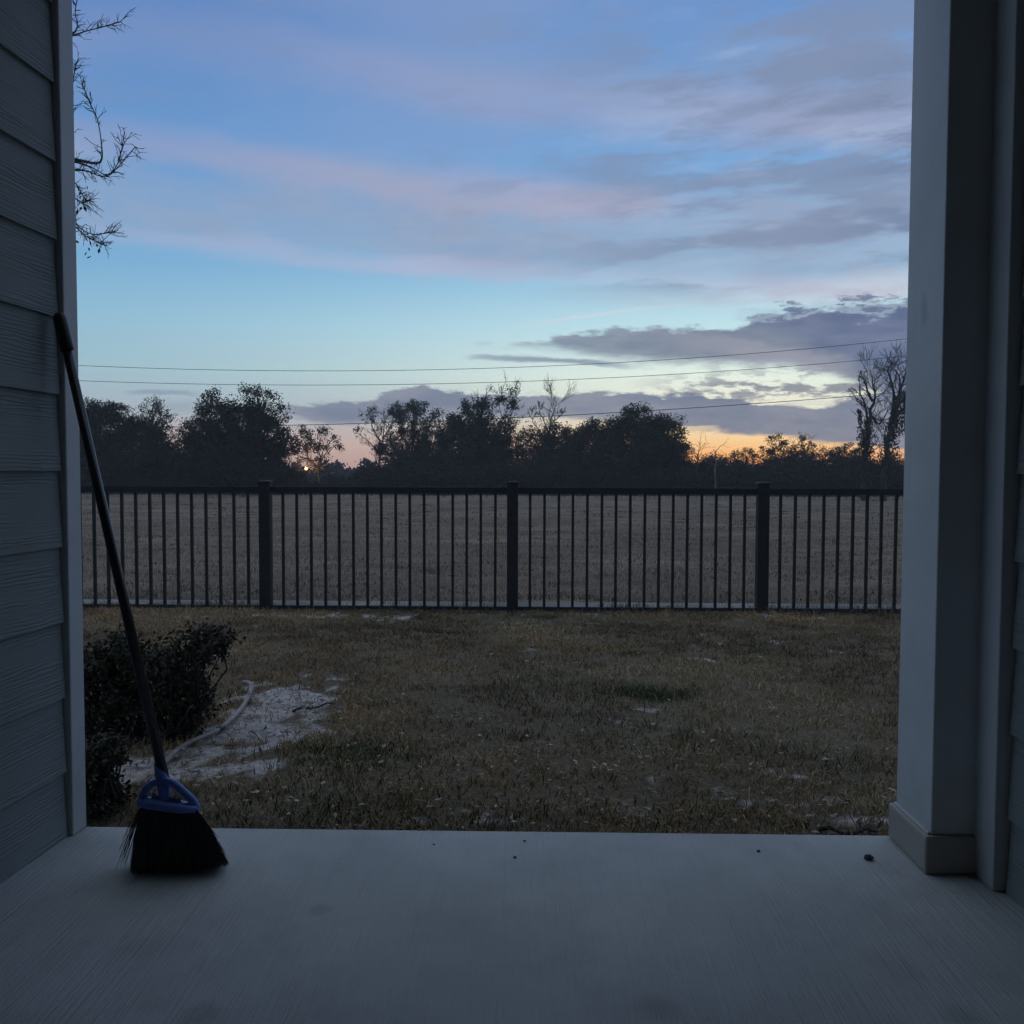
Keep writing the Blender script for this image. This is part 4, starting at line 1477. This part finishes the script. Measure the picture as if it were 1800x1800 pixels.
# ------------------------------------------------------------------ power lines
def wire(label, pts, Y, r):
    A = np.array([[p[0] ** 2, p[0], 1] for p in pts], float)
    k = np.linalg.lstsq(A, np.array([p[1] for p in pts], float), rcond=None)[0]
    q = [Vector(P(px, k[0] * px * px + k[1] * px + k[2], Y)) for px in np.linspace(-700, 2500, 60)]
    o = q[0].copy()
    b = MB()
    b.tube([v - o for v in q], r, 6)
    ob = b.build('power_line', M['wire'])
    ob.location = o
    tag(ob, label, 'power line', 'overhead wires')


wire('uppermost of the three overhead wires crossing the sky', [(135, 642), (350, 649), (600, 653), (850, 649), (1100, 635), (1350, 618), (1590, 597)], 88, .026)
wire('middle one of the three overhead wires crossing the sky', [(135, 668), (350, 675), (600, 679), (850, 674), (1100, 660), (1350, 645), (1590, 628)], 88, .026)
wire('lowest of the three overhead wires, passing behind the treetops', [(290, 751), (540, 747), (640, 742), (900, 737), (1130, 722), (1300, 711), (1480, 698)], 86, .034)

# ------------------------------------------------------------------ yard lamps beyond the field
def yard_lamp(px, py, Y, r, strength, power, label):
    c = Vector(P(px, py, Y))
    gz = float(field_z(np.array(c.x), np.array(Y)))
    root = tag(empty('yard_lamp', (c.x, Y, gz)), label, 'lamp', 'lit lamps beyond the field')
    h = c.z - gz
    b = MB()
    b.tube([(0, 0, -.1), (0, 0, h - r * 1.2)], [.05, .04], 8)
    b.tube([(0, 0, h - r * 1.25), (0, 0, h - r * .95)], [r * .6, r * .8], 10)
    b.build('post', M['fence'], root)

    def em(t, bs):
        t.put(bs.inputs['Base Color'], (1, .8, .5))
        t.put(bs.inputs['Emission Color'], (1.0, .48, .15))
        t.put(bs.inputs['Emission Strength'], strength)
    b = MB()
    n, m_ = 12, 8
    V = [(r * math.sin(math.pi * j / m_) * math.cos(2 * math.pi * i / n), r * math.sin(math.pi * j / m_) * math.sin(2 * math.pi * i / n), h + r * math.cos(math.pi * j / m_)) for j in range(m_ + 1) for i in range(n)]
    b.put(V, [(j * n + i, (j + 1) * n + i, (j + 1) * n + (i + 1) % n, j * n + (i + 1) % n) for j in range(m_) for i in range(n)])
    b.build('globe', material('lamp_glow', em), root, smooth=True)
    ld = bpy.data.lights.new('lamp_light', 'POINT')
    ld.energy = power
    ld.color = (1.0, .50, .16)
    ld.shadow_soft_size = r
    lo = bpy.data.objects.new('lamp_light', ld)
    COL.objects.link(lo)
    lo.parent = root
    lo.location = (0, 0, h + r * 1.6)


yard_lamp(538, 824, 61.2, .09, 5.0, 60, 'bright orange lamp glowing under the airy tree left of centre')
yard_lamp(311, 821, 61.5, .07, 4.0, 8, 'tiny faint lamp showing through the dark trees at the left')

# ------------------------------------------------------------------ shrubs beside the porch
def shrub(px, py_base, rx, top, leaf, label, nleaf, LUMPS, nc=420):
    base = G(px, py_base, LA, LB)
    base.z = float(lawn_z(np.array(base.x), np.array(base.y)))
    m = base.y / F
    Hh = (py_base - top) * m
    R = rx * m
    root = tag(empty('shrub', base), label, 'shrub')
    b = MB()
    hub = []
    while len(hub) < nc:
        lx, ly, lr, w = random.choices(LUMPS, weights=[l[3] for l in LUMPS])[0]
        c = P(lx, ly, base.y) - base
        v = Vector((random.gauss(0, 1), random.gauss(0, 1), random.gauss(0, 1))).normalized() * random.uniform(.15, 1.0) ** .5 * lr * m
        q = c + v
        q.y += random.gauss(0, .05)
        if q.z > .015:
            hub.append(tuple(q))
    hub = np.array(hub)
    shoots = []
    for _ in range(nc // 8):
        q = Vector(hub[random.randrange(nc)])
        d = Vector((q.x * 2.0 + random.gauss(0, .25), random.gauss(0, .4), .5 + random.gauss(0, .35))).normalized()
        e = q + d * random.uniform(.05, .12)
        b.tube(crooked(q, e, 3, .06), [.0022, .0018, .0014, .001], 3, cap=False)
        shoots += [tuple(q.lerp(e, t) + Vector((random.gauss(0, .006), random.gauss(0, .006), random.gauss(0, .006)))) for t in np.linspace(.2, 1, 8)]
    for q in hub[:110]:
        s = Vector((q[0] * .45 + random.gauss(0, .02), random.gauss(0, .02), 0))
        b.tube(crooked(s, q, 3, .08), [.005, .004, .003, .002], 4, cap=False)
    b.build('stem', M['twig'], root)
    C = (hub[:, None, :] + rng.normal(size=(nc, nleaf // nc, 3)) * .016).reshape(-1, 3)
    C = np.concatenate([C, np.array(shoots)])
    C[:, 2] = np.maximum(C[:, 2], .01)
    col = leaf_color(len(C), (0.034, 0.034, 0.019))
    pale = rng.uniform(0, 1, len(C)) < .012
    col[pale] = (.22, .20, .17)
    link('foliage', arrays_mesh('foliage', leaf_quads(C, leaf, .5), 4, M['leaf'], np.repeat(col, 4, axis=0)), root)


LUMPS = [(372, 1128, 30, 2.2), (345, 1150, 42, 3), (330, 1190, 52, 3), (300, 1215, 48, 3), (330, 1245, 40, 2.4), (270, 1170, 42, 2.6), (225, 1150, 44, 2.6), (180, 1160, 46, 3), (195, 1215, 50, 3),
         (250, 1225, 48, 3), (150, 1200, 50, 3), (320, 1270, 28, 1), (215, 1265, 36, 1.2), (160, 1265, 36, 1.2), (110, 1200, 60, 2.5)]
shrub(262, 1296, 130, 1098, .019, 'dense dark shrub behind the broom handle by the porch corner', 15000, LUMPS)
shrub(176, 1428, 40, 1290, .017, 'low dark plant in the corner between the shrub and the slab', 3600,
      [(158, 1330, 26, 1.4), (172, 1362, 26, 1.5), (160, 1392, 28, 1.5), (182, 1404, 20, 1), (150, 1420, 24, 1), (195, 1318, 18, .6)], 110)

# ------------------------------------------------------------------ bare tree beside the house, its twigs reaching in at the top left
def near_tree():
    Y = 7.9
    x = -6.6
    gz = float(field_z(np.array(x), np.array(Y)))
    base = Vector((x, Y, gz))
    root = tag(empty('oak_tree', base), 'bare twigs with few leaves of a near tree at the upper left', 'tree')
    b = MB()
    trunk = [base - Vector((0, 0, .2)), base + Vector((.05, 0, 1.2)), base + Vector((.0, .05, 2.6)), base + Vector((.15, 0, 4.2)), base + Vector((.1, .1, 6.0))]
    b.tube([p - base for p in trunk], [.16, .14, .12, .09, .05], 10)
    ends = []
    # limbs: start height on trunk, then photograph way-points out to the visible sprays
    limbs = [
        (3, [(-60, 60), (60, 62), (118, 64), (150, 55), (178, 48), (212, 38)]),
        (3, [(-60, 30), (90, 66), (124, 62), (136, 45), (132, 20), (140, -20)]),
        (2, [(-80, 250), (40, 280), (122, 283), (160, 294), (188, 308), (205, 296), (238, 258)]),
        (2, [(-80, 250), (40, 290), (122, 298), (150, 300), (185, 310), (208, 285), (219, 232)]),
        (2, [(-90, 330), (60, 370), (124, 388), (142, 402), (165, 412), (196, 408)]),
        (2, [(-90, 330), (60, 380), (124, 394), (150, 415), (172, 425), (186, 432)]),
        (2, [(-80, 250), (80, 270), (140, 282), (176, 285), (178, 250), (171, 210), (160, 185), (146, 152)]),
        (2, [(-80, 250), (100, 270), (123, 200), (128, 145), (134, 110)]),
        (2, [(-80, 300), (80, 320), (126, 318), (140, 335), (152, 352)]),
        (2, [(-80, 300), (80, 350), (124, 346), (145, 356), (158, 352)]),
    ]
    for ti, pl in limbs:
        s = trunk[ti]
        pts = [s] + [Vector(P(px, py, Y + random.uniform(-.12, .12))) for px, py in pl]
        cr = catmull(pts, 4)
        rad = [max(.0045, .034 * (1 - i / len(cr)) ** 2.0) for i in range(len(cr))]
        b.tube([p - base for p in cr], rad, 6, cap=False)
        n = len(cr)
        for i in range(8, n):
            for _ in range(random.choice((0, 1, 2, 3)) if i < n - 5 else random.choice((1, 2, 3, 4))):
                ax_ = (cr[i] - cr[i - 1]).normalized()
                side = ax_.cross(Vector((random.gauss(0, 1), random.gauss(0, 1), random.gauss(0, 1)))).normalized()
                d = (ax_ * .7 + side * random.uniform(.5, 1.0) + Vector((0, 0, random.uniform(-.25, .35)))).normalized()
                L = random.uniform(.03, .10) * random.choice((1, 1, 1.4, 2.1))
                e = cr[i] + d * L
                mid = cr[i].lerp(e, .5) + Vector((random.gauss(0, .008), random.gauss(0, .008), random.gauss(0, .01)))
                b.tube([cr[i] - base, mid - base, e - base], [.0035, .003, .0018], 3, cap=False)
                for _ in range(2):
                    q = cr[i].lerp(e, random.uniform(.4, .95))
                    e2 = q + (d + Vector((random.gauss(0, .7), random.gauss(0, .7), random.gauss(0, .7)))).normalized() * random.uniform(.02, .07)
                    b.tube([q - base, e2 - base], [.0022, .0014], 3, cap=False)
                    ends.append(e2 - base)
    b.build('trunk', M['twig'], root)
    spots_ = [(127, 96), (135, 320), (138, 338), (152, 343), (155, 330), (133, 365), (137, 372), (141, 368), (134, 427), (152, 452), (158, 430), (145, 350), (128, 380), (170, 433), (150, 415)]
    C = []
    for px, py in spots_:
        c = Vector(P(px, py, Y)) - base
        C.append(c)
        C.append(c + Vector((random.gauss(0, .02), .02, random.gauss(0, .03))))
        near = min(ends, key=lambda e: (e - c).length)
        C[-2] = c.lerp(near, .3)
    C = np.array([tuple(c) for c in C])
    me = arrays_mesh('crown', leaf_quads(C, .045, .5, 1.6), 4, M['leaf'], np.repeat(leaf_color(len(C), (.035, .032, .025)), 4, axis=0))
    link('crown', me, root)


near_tree()

# ------------------------------------------------------------------ evening air
b = MB()
b.box(-155, 155, -40, 150, -2.6, 19.0)
hz = b.build('haze', None)


def m_haze():
    m = bpy.data.materials.new('evening_haze')
    m.use_nodes = True
    t = NT(m.node_tree)
    t.n.clear()
    v = t.new('ShaderNodeVolumePrincipled')
    v.inputs['Color'].default_value = (0.92, 0.94, 0.96, 1)
    v.inputs['Density'].default_value = 0.0012
    o = t.new('ShaderNodeOutputMaterial')
    t.l.new(v.outputs[0], o.inputs['Volume'])
    return m


hz.data.materials.append(m_haze())
tag(hz, 'thin evening haze over the field', 'haze', kind='stuff')
print('TRIS', sum(len(o.data.loops) - 2 * len(o.data.polygons) for o in bpy.data.objects if o.type == 'MESH'))
